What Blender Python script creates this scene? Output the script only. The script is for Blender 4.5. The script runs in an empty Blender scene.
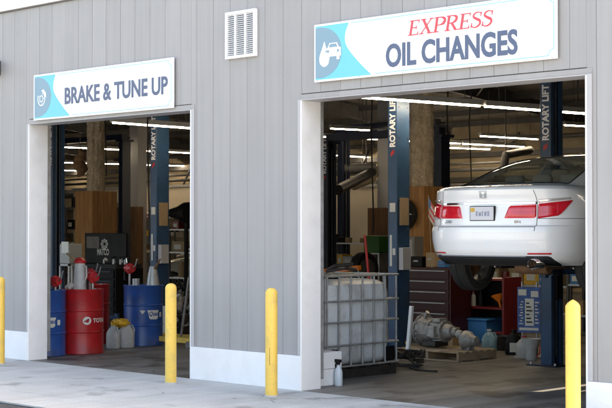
import bpy, math, random
from mathutils import Vector, Matrix, noise
R = math.radians
random.seed(7)
sc = bpy.context.scene
C = sc.collection

# ------------------------------------------------------------------ camera, sky, sun, exposure
CAM = Vector((10.55, -10.70, 1.70))
F_PX = 1428.0
cam_d = bpy.data.cameras.new('camera'); cam = bpy.data.objects.new('camera', cam_d); C.objects.link(cam)
cam.location = CAM
YAW = R(44.42); PITCH = math.atan(25 / F_PX)
cam.rotation_euler = (math.pi / 2 + PITCH, 0, YAW)
cam_d.sensor_width = 36.0; cam_d.lens = 36.0 * F_PX / 612.0
cam_d.clip_start = 0.1; cam_d.clip_end = 2000
sc.camera = cam

SUN_EL, SUN_AZ = R(41), R(53.13)      # azimuth from +Y towards +X
w = bpy.data.worlds.new('World'); sc.world = w; w.use_nodes = True
nt = w.node_tree
bg = nt.nodes['Background']
sky = nt.nodes.new('ShaderNodeTexSky'); sky.sky_type = 'NISHITA'; sky.sun_disc = False
sky.sun_elevation = SUN_EL; sky.sun_rotation = SUN_AZ
sky.air_density = 1.0; sky.dust_density = 4.0; sky.ozone_density = 0.6
nt.links.new(sky.outputs[0], bg.inputs[0]); bg.inputs[1].default_value = 0.15
sun_d = bpy.data.lights.new('sun', 'SUN'); sun = bpy.data.objects.new('sun', sun_d); C.objects.link(sun)
sun_d.energy = 4.0; sun_d.angle = R(0.5); sun_d.color = (1.0, 0.93, 0.82)
sdir = Vector((math.cos(SUN_EL) * math.sin(SUN_AZ), math.cos(SUN_EL) * math.cos(SUN_AZ), math.sin(SUN_EL)))
sun.rotation_euler = sdir.to_track_quat('Z', 'Y').to_euler(); sun.location = (20, 20, 30)
sc.view_settings.view_transform = 'Standard'; sc.view_settings.look = 'None'
sc.view_settings.gamma = 1.0; sc.view_settings.use_white_balance = True; sc.view_settings.white_balance_temperature = 7500
sc.view_settings.exposure = 2.3
sc.view_settings.use_curve_mapping = False
sc.render.engine = 'CYCLES'
sc.cycles.use_denoising = True
sc.cycles.max_bounces = 10; sc.cycles.diffuse_bounces = 5
sc.cycles.sample_clamp_indirect = 6

# ------------------------------------------------------------------ placement helpers (photo pixel -> point in the place)
_r = Vector((0.7142, 0.6999, 0)); _f = Vector((-0.6999, 0.7142, 0))
def ray(px):
    d = _f + _r * ((px - 306) / F_PX)
    return d
def on_ground(px, py, z=0.0):
    Z = F_PX * (1.70 - z) / (py - 229.0)
    p = CAM + ray(px) * Z
    return Vector((p.x, p.y, z))
def at_y(px, y):
    d = ray(px); t = (y - CAM.y) / d.y
    p = CAM + d * t
    return Vector((p.x, y, 0)), t
def zpx(py, depth):
    return 1.70 + (229.0 - py) * depth / F_PX
def wx(px):                     # x on the facade
    return at_y(px, 0)[0].x
def at_h(px, py, h):
    return on_ground(px, py, h)
def at_depth(px, Z):
    p = CAM + ray(px) * Z
    return Vector((p.x, p.y, 0))

# ------------------------------------------------------------------ materials
MATS = {}
def mat(name, col, rough=0.6, metal=0.0, var=0.0, vscale=6.0, bump=0.0, bscale=60.0, dirt=None, damt=0.5, dscale=1.5,
        spec=0.5, coat=0.0, emit=None, estr=0.0, alpha=1.0, trans=0.0, stretch=None):
    if name in MATS: return MATS[name]
    m = bpy.data.materials.new(name); m.use_nodes = True
    n = m.node_tree.nodes; L = m.node_tree.links
    b = n['Principled BSDF']
    b.inputs['Base Color'].default_value = (*col, 1)
    b.inputs['Roughness'].default_value = rough
    b.inputs['Metallic'].default_value = metal
    b.inputs['Specular IOR Level'].default_value = spec
    b.inputs['Coat Weight'].default_value = coat
    b.inputs['Coat Roughness'].default_value = 0.04
    b.inputs['Transmission Weight'].default_value = trans
    b.inputs['Alpha'].default_value = alpha
    if emit:
        b.inputs['Emission Color'].default_value = (*emit, 1); b.inputs['Emission Strength'].default_value = estr
    tc = n.new('ShaderNodeTexCoord'); src = tc.outputs['Object']
    if stretch:
        mp = n.new('ShaderNodeMapping'); mp.inputs['Scale'].default_value = stretch
        L.new(src, mp.inputs[0]); src = mp.outputs[0]
    out = None
    if var > 0:
        nz = n.new('ShaderNodeTexNoise'); nz.inputs['Scale'].default_value = vscale; nz.inputs['Detail'].default_value = 6
        L.new(src, nz.inputs['Vector'])
        rp = n.new('ShaderNodeValToRGB'); rp.color_ramp.elements[0].position = 0.3; rp.color_ramp.elements[1].position = 0.72
        rp.color_ramp.elements[0].color = (*[c * (1 - var) for c in col], 1)
        rp.color_ramp.elements[1].color = (*[min(1, c * (1 + var)) for c in col], 1)
        L.new(nz.outputs['Fac'], rp.inputs[0]); out = rp.outputs[0]
        mr = n.new('ShaderNodeMapRange'); mr.inputs[3].default_value = max(0.02, rough - 0.12); mr.inputs[4].default_value = min(1, rough + 0.1)
        L.new(nz.outputs['Fac'], mr.inputs[0]); L.new(mr.outputs[0], b.inputs['Roughness'])
    if dirt:
        nz = n.new('ShaderNodeTexNoise'); nz.inputs['Scale'].default_value = dscale; nz.inputs['Detail'].default_value = 9; nz.inputs['Roughness'].default_value = 0.65
        L.new(src, nz.inputs['Vector'])
        rp = n.new('ShaderNodeValToRGB'); rp.color_ramp.elements[0].position = 0.47; rp.color_ramp.elements[1].position = 0.68
        rp.color_ramp.elements[0].color = (0, 0, 0, 1); rp.color_ramp.elements[1].color = (damt, damt, damt, 1)
        L.new(nz.outputs['Fac'], rp.inputs[0])
        mx = n.new('ShaderNodeMix'); mx.data_type = 'RGBA'
        L.new(rp.outputs[0], mx.inputs[0])
        if out: L.new(out, mx.inputs[6])
        else: mx.inputs[6].default_value = (*col, 1)
        mx.inputs[7].default_value = (*dirt, 1); out = mx.outputs[2]
    if out: L.new(out, b.inputs['Base Color'])
    if bump > 0:
        nb = n.new('ShaderNodeTexNoise'); nb.inputs['Scale'].default_value = bscale; nb.inputs['Detail'].default_value = 5
        L.new(src, nb.inputs['Vector'])
        bp = n.new('ShaderNodeBump'); bp.inputs['Strength'].default_value = bump; bp.inputs['Distance'].default_value = 0.01
        L.new(nb.outputs['Fac'], bp.inputs['Height']); L.new(bp.outputs[0], b.inputs['Normal'])
    MATS[name] = m
    return m

def panel_mat(name, col):
    """painted metal siding: a slightly different tone for each panel, faint vertical runs"""
    m = mat(name, col, 0.42, 0.0, 0.035, 2.0, 0.05, 3.0, spec=0.4)
    n = m.node_tree.nodes; L = m.node_tree.links; b = n['Principled BSDF']
    src = b.inputs['Base Color'].links[0].from_socket
    tc = n.new('ShaderNodeTexCoord'); sp = n.new('ShaderNodeSeparateXYZ'); L.new(tc.outputs['Object'], sp.inputs[0])
    dv = n.new('ShaderNodeMath'); dv.operation = 'DIVIDE'; dv.inputs[1].default_value = PITCHX; L.new(sp.outputs[0], dv.inputs[0])
    fl = n.new('ShaderNodeMath'); fl.operation = 'FLOOR'; L.new(dv.outputs[0], fl.inputs[0])
    wn = n.new('ShaderNodeTexWhiteNoise'); wn.noise_dimensions = '1D'; L.new(fl.outputs[0], wn.inputs['W'])
    mr = n.new('ShaderNodeMapRange'); mr.inputs[3].default_value = 0.955; mr.inputs[4].default_value = 1.04; L.new(wn.outputs[0], mr.inputs[0])
    # long vertical water runs
    mp = n.new('ShaderNodeMapping'); mp.inputs['Scale'].default_value = (14, 14, 0.5); L.new(tc.outputs['Object'], mp.inputs[0])
    nz = n.new('ShaderNodeTexNoise'); nz.inputs['Scale'].default_value = 1.0; nz.inputs['Detail'].default_value = 4; L.new(mp.outputs[0], nz.inputs['Vector'])
    mr2 = n.new('ShaderNodeMapRange'); mr2.inputs[1].default_value = 0.35; mr2.inputs[2].default_value = 0.7
    mr2.inputs[3].default_value = 0.95; mr2.inputs[4].default_value = 1.03; L.new(nz.outputs['Fac'], mr2.inputs[0])
    mu = n.new('ShaderNodeMath'); mu.operation = 'MULTIPLY'; L.new(mr.outputs[0], mu.inputs[0]); L.new(mr2.outputs[0], mu.inputs[1])
    vm = n.new('ShaderNodeVectorMath'); vm.operation = 'SCALE'; L.new(src, vm.inputs[0]); L.new(mu.outputs[0], vm.inputs['Scale'])
    L.new(vm.outputs[0], b.inputs['Base Color'])
    return m
PITCHX = 0.279

def glass_mat(name, tint, tr=0.45):
    m = bpy.data.materials.new(name); m.use_nodes = True
    n = m.node_tree.nodes; L = m.node_tree.links; n.remove(n['Principled BSDF'])
    o = n['Material Output']; t = n.new('ShaderNodeBsdfTransparent'); t.inputs[0].default_value = (*tint, 1)
    g = n.new('ShaderNodeBsdfGlossy'); g.inputs['Roughness'].default_value = 0.03; g.inputs[0].default_value = (.9, .95, 1, 1)
    lw = n.new('ShaderNodeLayerWeight'); lw.inputs[0].default_value = 0.5
    pw_ = n.new('ShaderNodeMath'); pw_.operation = 'POWER'; pw_.inputs[1].default_value = 3.0; L.new(lw.outputs['Facing'], pw_.inputs[0])
    mr = n.new('ShaderNodeMapRange'); mr.inputs[3].default_value = 0.05; mr.inputs[4].default_value = 0.85; L.new(pw_.outputs[0], mr.inputs[0])
    mx = n.new('ShaderNodeMixShader'); L.new(mr.outputs[0], mx.inputs[0]); L.new(t.outputs[0], mx.inputs[1]); L.new(g.outputs[0], mx.inputs[2])
    L.new(mx.outputs[0], o.inputs[0]); MATS[name] = m
    return m

siding = panel_mat('siding', (0.325, 0.323, 0.328))
white = mat('white_trim', (0.80, 0.81, 0.83), 0.5, 0, 0.03, 3, 0.02, 40, dirt=(0.55, 0.53, 0.5), damt=0.2, dscale=3.2)
trim_grey = mat('trim_grey', (0.42, 0.42, 0.44), 0.4)
groove = mat('groove', (0.13, 0.13, 0.135), 0.7)
concrete = mat('concrete', (0.44, 0.445, 0.435), 0.85, 0, 0.09, 1.1, 0.3, 160, dirt=(0.30, 0.30, 0.29), damt=0.65, dscale=0.8)
shopfloor = mat('shopfloor', (0.165, 0.156, 0.142), 0.55, 0, 0.28, 2.2, 0.12, 60, dirt=(0.04, 0.038, 0.036), damt=0.75, dscale=1.1)
asphalt = mat('asphalt', (0.06, 0.06, 0.062), 0.9, 0, 0.2, 8, 0.6, 220)
yellow = mat('yellow_paint', (0.80, 0.53, 0.105), 0.5, 0, 0.05, 5, 0.06, 30, dirt=(0.45, 0.35, 0.12), damt=0.5, dscale=9)
signwhite = mat('sign_white', (0.82, 0.83, 0.85), 0.35)
signtext = mat('sign_text', (0.075, 0.105, 0.19), 0.4)
signred = mat('sign_red', (0.62, 0.06, 0.085), 0.4)
cyan = mat('sign_cyan', (0.13, 0.54, 0.66), 0.4)
slate = mat('sign_slate', (0.19, 0.32, 0.41), 0.4)
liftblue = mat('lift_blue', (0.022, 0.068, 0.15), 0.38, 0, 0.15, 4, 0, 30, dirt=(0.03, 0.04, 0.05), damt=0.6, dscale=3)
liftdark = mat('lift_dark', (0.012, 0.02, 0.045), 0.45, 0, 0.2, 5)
blackm = mat('black', (0.005, 0.005, 0.006), 0.55, 0, 0.2, 6, spec=0.25)
rubber = mat('rubber', (0.02, 0.02, 0.021), 0.75, 0, 0.2, 20, 0.1, 80)
steel = mat('steel', (0.42, 0.42, 0.43), 0.42, 0.8, 0.15, 6, dirt=(0.16, 0.13, 0.11), damt=0.5, dscale=5)
galv = mat('galvanised', (0.42, 0.43, 0.44), 0.5, 0.6, 0.2, 10)
chrome = mat('chrome', (0.85, 0.86, 0.88), 0.08, 1.0)
greasy = mat('greasy', (0.035, 0.03, 0.027), 0.5, 0.2, 0.4, 14, 0.5, 40)
rust = mat('rust', (0.13, 0.065, 0.03), 0.8, 0.2, 0.4, 12, 0.4, 50)
drumblue = mat('drum_blue', (0.015, 0.075, 0.30), 0.35, 0, 0.12, 4, dirt=(0.03, 0.05, 0.12), damt=0.6, dscale=5)
drumred = mat('drum_red', (0.40, 0.012, 0.015), 0.35, 0, 0.12, 4, dirt=(0.16, 0.02, 0.02), damt=0.6, dscale=5)
redp = mat('red_plastic', (0.45, 0.02, 0.025), 0.4)
maroon = mat('maroon_cabinet', (0.035, 0.005, 0.006), 0.4)
redcab = mat('red_cabinet', (0.15, 0.010, 0.012), 0.35, 0, 0.15, 4)
translucent = mat('cloudy_plastic', (0.46, 0.47, 0.47), 0.5, 0, 0.12, 6, 0.05, 20, dirt=(0.28, 0.27, 0.25), damt=0.5, dscale=4)
ibcp = mat('tank_plastic', (0.60, 0.64, 0.68), 0.42, 0, 0.08, 4, 0.1, 6, dirt=(0.25, 0.24, 0.22), damt=0.55, dscale=3)
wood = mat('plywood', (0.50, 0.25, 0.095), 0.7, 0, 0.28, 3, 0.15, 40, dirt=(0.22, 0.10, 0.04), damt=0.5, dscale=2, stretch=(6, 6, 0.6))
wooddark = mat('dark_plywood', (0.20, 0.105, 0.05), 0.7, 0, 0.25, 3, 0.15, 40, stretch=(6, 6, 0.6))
palletw = mat('pallet_wood', (0.36, 0.27, 0.18), 0.8, 0, 0.25, 5, 0.3, 40, dirt=(0.12, 0.09, 0.06), damt=0.6, dscale=4)
foam = mat('foam', (0.58, 0.48, 0.34), 0.95, 0, 0.25, 22, 1.0, 40, dirt=(0.30, 0.24, 0.16), damt=0.6, dscale=6)
insul = mat('insulation', (0.36, 0.30, 0.21), 0.9, 0, 0.25, 1.5, 0.5, 4, dirt=(0.22, 0.17, 0.11), damt=0.6, dscale=1.2)
roofin = mat('roof_underside', (0.26, 0.24, 0.215), 0.85, 0, 0.2, 1.0, 0.3, 6)
beam = mat('beam_paint', (0.09, 0.088, 0.09), 0.6, 0, 0.2, 3)
inwall = mat('interior_wall', (0.22, 0.21, 0.19), 0.8, 0, 0.15, 2, dirt=(0.1, 0.09, 0.08), damt=0.5)
partition_m = mat('partition', (0.68, 0.60, 0.48), 0.8, 0, 0.06, 2)
green = mat('green_plastic', (0.03, 0.16, 0.02), 0.5)
orange = mat('orange_paint', (0.75, 0.19, 0.015), 0.45, 0, 0.1, 8)
amber = mat('amber_plastic', (0.65, 0.38, 0.02), 0.35, 0, 0.3, 20)
paper = mat('paper', (0.62, 0.62, 0.58), 0.8, 0, 0.06, 12)
card = mat('cardboard', (0.34, 0.24, 0.14), 0.85, 0, 0.12, 5)
bluebin = mat('blue_plastic', (0.03, 0.17, 0.42), 0.45)
bluegrey = mat('washer_fluid', (0.22, 0.36, 0.42), 0.3, 0, 0.15, 6)
alu = mat('cast_aluminium', (0.34, 0.335, 0.325), 0.55, 0.25, 0.25, 14, 0.5, 40, dirt=(0.1, 0.09, 0.08), damt=0.7, dscale=6)
carwhite = mat('car_white', (0.86, 0.87, 0.88), 0.25, 0, coat=1.0)
carbeige = mat('car_beige', (0.45, 0.42, 0.36), 0.3, 0, coat=1.0)
lens = mat('red_lens', (0.66, 0.015, 0.03), 0.12, 0, 0.12, 12, coat=1.0)
lensdark = mat('dark_red_lens', (0.22, 0.004, 0.008), 0.12, 0, coat=1.0)
pinkopt = mat('pink_optic', (0.85, 0.35, 0.38), 0.12, 0, 0.3, 40, coat=1.0)
lensclear = mat('clear_lens', (0.72, 0.66, 0.66), 0.1, 0.5, coat=1.0)
valance = mat('valance', (0.02, 0.02, 0.022), 0.5)
silver = mat('silver_trim', (0.35, 0.37, 0.40), 0.35, 0.3)
seatm = mat('seat_cloth', (0.42, 0.39, 0.34), 0.9)
cglass = glass_mat('car_glass', (0.72, 0.75, 0.72))
plate_m = mat('plate', (0.62, 0.62, 0.66), 0.4)
tube_m = mat('tube_light', (0.9, 0.9, 0.88), 0.5, emit=(1.0, 0.86, 0.66), estr=16.0)
lampglass = mat('lamp_glass', (0.25, 0.25, 0.26), 0.2)

# ------------------------------------------------------------------ mesh builder
class MB:
    def __init__(s): s.v = []; s.f = []
    def add(s, vs, fs):
        o = len(s.v); s.v += [tuple(v) for v in vs]; s.f += [tuple(i + o for i in f) for f in fs]; return s
    def box(s, x0, y0, z0, x1, y1, z1):
        if x0 > x1: x0, x1 = x1, x0
        if y0 > y1: y0, y1 = y1, y0
        if z0 > z1: z0, z1 = z1, z0
        v = [(x0,y0,z0),(x1,y0,z0),(x1,y1,z0),(x0,y1,z0),(x0,y0,z1),(x1,y0,z1),(x1,y1,z1),(x0,y1,z1)]
        return s.add(v, [(0,3,2,1),(4,5,6,7),(0,1,5,4),(1,2,6,5),(2,3,7,6),(3,0,4,7)])
    def bar(s, p, q, w_, h_, up=(0, 0, 1)):
        p, q = Vector(p), Vector(q); d = (q - p).normalized(); u = Vector(up)
        if abs(d.dot(u)) > 0.98: u = Vector((1, 0, 0))
        a = d.cross(u).normalized() * w_ / 2; b = a.cross(d).normalized() * h_ / 2
        v = [p-a-b, p+a-b, p+a+b, p-a+b, q-a-b, q+a-b, q+a+b, q-a+b]
        return s.add(v, [(0,1,2,3)[::-1],(4,5,6,7),(0,4,5,1)[::-1],(1,5,6,2)[::-1],(2,6,7,3)[::-1],(3,7,4,0)[::-1]][::1])
    def cyl(s, p, q, r0, r1=None, n=20, cap=True):
        if r1 is None: r1 = r0
        p, q = Vector(p), Vector(q); d = (q - p).normalized()
        u = Vector((0, 0, 1)) if abs(d.z) < 0.95 else Vector((1, 0, 0))
        a = d.cross(u).normalized(); b = d.cross(a).normalized()
        vs = []
        for i in range(n):
            t = 2 * math.pi * i / n; e = a * math.cos(t) + b * math.sin(t); vs += [p + e * r0, q + e * r1]
        fs = [(2*i, 2*i+1, (2*i+3) % (2*n), (2*i+2) % (2*n)) for i in range(n)]
        if cap: fs += [tuple(range(0, 2*n, 2)), tuple(range(1, 2*n, 2))[::-1]]
        return s.add(vs, fs)
    def lathe(s, prof, n=32, org=(0, 0, 0), axis='z', cap=True):
        org = Vector(org); vs = []
        m = len(prof)
        for i in range(n):
            t = 2 * math.pi * i / n; c, k = math.cos(t), math.sin(t)
            for r, h in prof:
                v = Vector((r*c, r*k, h)) if axis == 'z' else (Vector((h, r*c, r*k)) if axis == 'x' else Vector((r*k, h, r*c)))
                vs.append(org + v)
        fs = []
        for i in range(n):
            j = (i + 1) % n
            for k in range(m - 1): fs.append((i*m+k, j*m+k, j*m+k+1, i*m+k+1))
        if cap:
            if prof[0][0] > 1e-4: fs.append(tuple(i*m for i in range(n))[::-1])
            if prof[-1][0] > 1e-4: fs.append(tuple(i*m+m-1 for i in range(n)))
        return s.add(vs, fs)
    def tube(s, pts, r, n=8):
        pts = [Vector(p) for p in pts]; rs = r if isinstance(r, (list, tuple)) else [r] * len(pts)
        vs = []; prev = None
        for i, p in enumerate(pts):
            d = (pts[min(i+1, len(pts)-1)] - pts[max(i-1, 0)]).normalized()
            if prev is None:
                u = Vector((0, 0, 1)) if abs(d.z) < 0.9 else Vector((1, 0, 0)); a = d.cross(u).normalized()
            else: a = (prev - d * prev.dot(d)).normalized()
            prev = a; b = d.cross(a)
            for k in range(n):
                t = 2*math.pi*k/n; vs.append(p + (a*math.cos(t) + b*math.sin(t)) * rs[i])
        fs = [(i*n+k, i*n+(k+1) % n, (i+1)*n+(k+1) % n, (i+1)*n+k) for i in range(len(pts)-1) for k in range(n)]
        fs += [tuple(range(n))[::-1], tuple(range((len(pts)-1)*n, len(pts)*n))]
        return s.add(vs, fs)
    def prism(s, poly, y0, y1):
        """polygon in xz extruded along y"""
        n = len(poly); vs = [(x, y0, z) for x, z in poly] + [(x, y1, z) for x, z in poly]
        fs = [tuple(range(n)), tuple(range(n, 2*n))[::-1]] + [(i, i+n, (i+1) % n + n, (i+1) % n) for i in range(n)]
        return s.add(vs, fs)
    def build(s, name, m, parent=None, smooth=False, bevel=0.0, loc=(0, 0, 0), rz=0.0, seg=2):
        me = bpy.data.meshes.new(name); me.from_pydata(s.v, [], s.f); me.validate(); me.update()
        import bmesh
        b = bmesh.new(); b.from_mesh(me); bmesh.ops.recalc_face_normals(b, faces=b.faces); b.to_mesh(me); b.free()
        o = bpy.data.objects.new(name, me); C.objects.link(o)
        me.materials.append(m if not isinstance(m, str) else MATS[m])
        if smooth:
            me.polygons.foreach_set('use_smooth', [True] * len(me.polygons)); me.set_sharp_from_angle(angle=R(38))
        if bevel > 0:
            md = o.modifiers.new('bevel', 'BEVEL'); md.width = bevel; md.segments = seg; md.limit_method = 'ANGLE'; md.angle_limit = R(40)
        if parent: o.parent = parent
        o.location = loc; o.rotation_euler = (0, 0, rz)
        return o

def tag(o, label=None, cat=None, group=None, kind=None):
    if label: o['label'] = label
    if cat: o['category'] = cat
    if group: o['group'] = group
    if kind: o['kind'] = kind
    return o
def empty(name, loc, label, cat, group=None, rz=0.0):
    o = bpy.data.objects.new(name, None); C.objects.link(o); o.location = loc; o.rotation_euler = (0, 0, rz)
    o.empty_display_size = 0.1
    return tag(o, label, cat, group)
def copy_tree(o, parent=None):
    c = o.copy(); C.objects.link(c); c.parent = parent
    for ch in list(o.children): copy_tree(ch, c)
    return c
def text(name, s, size, m, parent, M, xs=1.0, off=0.0, ext=0.0012, wrap=None, align='LEFT', shear=0.0):
    cu = bpy.data.curves.new(name, 'FONT'); cu.body = s; cu.size = size; cu.offset = off; cu.extrude = ext; cu.align_x = align; cu.shear = shear
    cu.resolution_u = 4
    to = bpy.data.objects.new('tmp', cu); C.objects.link(to)
    dg = bpy.context.evaluated_depsgraph_get(); dg.update()
    me = bpy.data.meshes.new_from_object(to.evaluated_get(dg)); me.name = name
    bpy.data.objects.remove(to)
    for v in me.vertices:
        p = Vector((v.co.x * xs, v.co.y, v.co.z))
        v.co = wrap(p) if wrap else M @ p
    me.materials.clear(); me.materials.append(m)
    o = bpy.data.objects.new(name, me); C.objects.link(o); o.parent = parent
    return o
# text frame: x->+x world, y->+z world, extrusion towards -y (facing the street)
def face_front(x, y, z): return Matrix.Translation((x, y, z)) @ Matrix.Rotation(R(90), 4, 'X')

def worn(m, crack=(0.10, 0.10, 0.10), cw=0.012, cs=0.45, blot=(0.03, 0.028, 0.026), bs=1.6, bt=0.66, ba=0.8, track=None):
    n = m.node_tree.nodes; L = m.node_tree.links; b = n['Principled BSDF']; src = b.inputs['Base Color'].links[0].from_socket
    tc = n.new('ShaderNodeTexCoord')
    wq = n.new('ShaderNodeTexNoise'); wq.inputs['Scale'].default_value = 1.6; wq.inputs['Detail'].default_value = 6; L.new(tc.outputs['Object'], wq.inputs['Vector'])
    ad = n.new('ShaderNodeMixRGB'); ad.blend_type = 'ADD'; ad.inputs[0].default_value = 0.7; L.new(tc.outputs['Object'], ad.inputs[1]); L.new(wq.outputs['Color'], ad.inputs[2])
    vo = n.new('ShaderNodeTexVoronoi'); vo.feature = 'DISTANCE_TO_EDGE'; vo.inputs['Scale'].default_value = cs; L.new(ad.outputs[0], vo.inputs['Vector'])
    lt = n.new('ShaderNodeMath'); lt.operation = 'LESS_THAN'; lt.inputs[1].default_value = cw * cs; L.new(vo.outputs[0], lt.inputs[0])
    pn = n.new('ShaderNodeTexNoise'); pn.inputs['Scale'].default_value = .8; L.new(tc.outputs['Object'], pn.inputs['Vector'])
    gt_ = n.new('ShaderNodeMath'); gt_.operation = 'GREATER_THAN'; gt_.inputs[1].default_value = 0.53; L.new(pn.outputs['Fac'], gt_.inputs[0])
    mu = n.new('ShaderNodeMath'); mu.operation = 'MULTIPLY'; L.new(lt.outputs[0], mu.inputs[0]); L.new(gt_.outputs[0], mu.inputs[1])
    mu2 = n.new('ShaderNodeMath'); mu2.operation = 'MULTIPLY'; mu2.inputs[1].default_value = .7; L.new(mu.outputs[0], mu2.inputs[0])
    m1 = n.new('ShaderNodeMix'); m1.data_type = 'RGBA'; L.new(mu2.outputs[0], m1.inputs[0]); L.new(src, m1.inputs[6]); m1.inputs[7].default_value = (*crack, 1)
    bn = n.new('ShaderNodeTexNoise'); bn.inputs['Scale'].default_value = bs; bn.inputs['Detail'].default_value = 7; L.new(tc.outputs['Object'], bn.inputs['Vector'])
    mr = n.new('ShaderNodeMapRange'); mr.inputs[1].default_value = bt - .05; mr.inputs[2].default_value = bt + .02; mr.inputs[4].default_value = ba; L.new(bn.outputs['Fac'], mr.inputs[0])
    m2 = n.new('ShaderNodeMix'); m2.data_type = 'RGBA'; L.new(mr.outputs[0], m2.inputs[0]); L.new(m1.outputs[2], m2.inputs[6]); m2.inputs[7].default_value = (*blot, 1)
    # speckle of grit
    sn = n.new('ShaderNodeTexNoise'); sn.inputs['Scale'].default_value = 55; sn.inputs['Detail'].default_value = 3; L.new(tc.outputs['Object'], sn.inputs['Vector'])
    ms = n.new('ShaderNodeMapRange'); ms.inputs[1].default_value = .3; ms.inputs[2].default_value = .7; ms.inputs[3].default_value = .86; ms.inputs[4].default_value = 1.1; L.new(sn.outputs['Fac'], ms.inputs[0])
    # drag marks running in and out of the bays (long in y)
    mp = n.new('ShaderNodeMapping'); mp.inputs['Scale'].default_value = (5.5, .35, 1); L.new(tc.outputs['Object'], mp.inputs[0])
    tn = n.new('ShaderNodeTexNoise'); tn.inputs['Scale'].default_value = 1.0; tn.inputs['Detail'].default_value = 5; L.new(mp.outputs[0], tn.inputs['Vector'])
    mt = n.new('ShaderNodeMapRange'); mt.inputs[1].default_value = .42; mt.inputs[2].default_value = .62; mt.inputs[3].default_value = 1.05; mt.inputs[4].default_value = track or 1.0; L.new(tn.outputs['Fac'], mt.inputs[0])
    mm = n.new('ShaderNodeMath'); mm.operation = 'MULTIPLY'; L.new(ms.outputs[0], mm.inputs[0]); L.new(mt.outputs[0], mm.inputs[1])
    vm = n.new('ShaderNodeVectorMath'); vm.operation = 'SCALE'; L.new(m2.outputs[2], vm.inputs[0]); L.new(mm.outputs[0], vm.inputs['Scale']); L.new(vm.outputs[0], b.inputs['Base Color'])
worn(concrete, (0.16, 0.16, 0.155), .010, .5, (0.20, 0.195, 0.19), 1.9, .64, .6, .96)
worn(shopfloor, (0.04, 0.04, 0.04), .012, .5, (0.03, 0.028, 0.026), 1.3, .58, .85, .62)

# ================================================================== GROUND
lot = mat('lot', (0.30, 0.29, 0.27), 0.9, 0, 0.12, 0.6, 0.3, 60, dirt=(0.18, 0.175, 0.17), damt=0.5, dscale=0.3)
tag(MB().box(-300, -300, -0.5, 300, 300, -0.032).build('ground', lot), kind='structure')
tag(MB().box(-80, -5.2, -0.031, 60, -2.0, -0.024).build('asphalt_lane', asphalt), kind='structure')
ap = MB()
xs_ = [-46, -41, -36, -31, -26, -21, -16.2, -11.2, -6.35, -3.3, 0.9, 4.3, 8, 12]
for a, b in zip(xs_[:-1], xs_[1:]):
    ap.box(a + .004, -2.10 + .004, -.02, b - .004, -0.004, 0.0)
    ap.box(a + .004, -2.70, -.02, b - .004, -2.10 - .004, -0.001)
tag(ap.build('apron', concrete, bevel=0.003), kind='structure')
fl = MB()
for i in range(-9, 1):
    for j in range(0, 5):
        fl.box(i * 5 + .003, j * 4.6 + .004, -.02, min(4.8, i * 5 + 4.997), j * 4.6 + 4.597, 0.0)
tag(fl.build('shop_floor', shopfloor), kind='structure')

# ================================================================== BUILDING
bld = empty('repair_shop_building', (0, 0, 0), 'grey metal sided garage with white base and open service bays', 'building')
H_OP, H_W, TH = 3.055, 4.57, 0.27
OPEN = [(-20.2, -17.0), (-15.1, -11.9), (-10.05, -6.85), (-4.955, -1.765), (0.0, 3.525)]
X0, X1 = -46.0, 4.8
SK = 0.365
pan = MB(); back = MB()
k0 = math.floor(X0 / PITCHX); k1 = math.ceil(X1 / PITCHX)
def segs(a, b):
    """split [a,b] at opening edges -> (x0,x1,zlow)"""
    cuts = sorted({a, b} | {e for o in OPEN for e in o if a < e < b})
    for c, d in zip(cuts[:-1], cuts[1:]):
        mid = (c + d) / 2
        inside = any(o[0] < mid < o[1] for o in OPEN)
        yield c, d, (H_OP + 0.07 if inside else SK)
for k in range(k0, k1):
    a, b = max(X0, k * PITCHX), min(X1, (k + 1) * PITCHX)
    for c, d, zl in segs(a, b):
        rg = random.choice((.0006, .0011, .0016, .0021)); g0 = rg if abs(c - a) < 1e-6 else 0; g1 = rg if abs(d - b) < 1e-6 else 0
        if d - c - g0 - g1 < 0.01: continue
        pan.box(c + g0, 0.0, zl, d - g1, 0.014, H_W)
pan.build('front_wall', siding, bld, bevel=0.003, seg=1)
solid = []
x = X0
for o in OPEN: solid.append((x, o[0])); x = o[1]
solid.append((x, X1))
for a, b in solid: back.box(a + .012, 0.016, 0.0, b - .012, TH - .01, H_W)
for o in OPEN: back.box(o[0] - .012, 0.016, H_OP + .012, o[1] + .012, TH - .01, H_W)
back.build('wall_core', groove, bld)
for a, b in solid: MB().box(a + .001, -0.022, 0.0, b - .001, 0.0155, SK).build('base_trim', white, bld, bevel=0.004)
for o in OPEN:
    for xx, sgn in ((o[0], 1), (o[1], -1)):
        MB().box(xx - sgn * .011, -0.012, 0, xx + sgn * .010, TH + .01, H_OP).build('door_jamb', white, bld, bevel=0.003)
    MB().box(o[0] - .012, -0.010, H_OP, o[1] + .012, TH + .005, H_OP + .0105).build('door_head', trim_grey, bld)
    MB().box(o[0] - .045, -0.006, H_OP + .0115, o[1] + .06, -0.001, H_OP + .062).build('head_flashing', siding, bld, bevel=0.004)
fs_ = MB(); k = 0
for q in range(k0 + 118, k1):
    X = q * PITCHX + .02
    for zz in (.46, 1.9, 3.30, 4.42):
        if any(o[0] - .1 < X < o[1] + .1 and zz < H_OP + .1 for o in OPEN) or X < -12: continue
        k += 1
        if k % 3: fs_.cyl((X, -.003, zz), (X, .001, zz), .0055, n=6)
fs_.build('fastener', trim_grey, bld)
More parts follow.
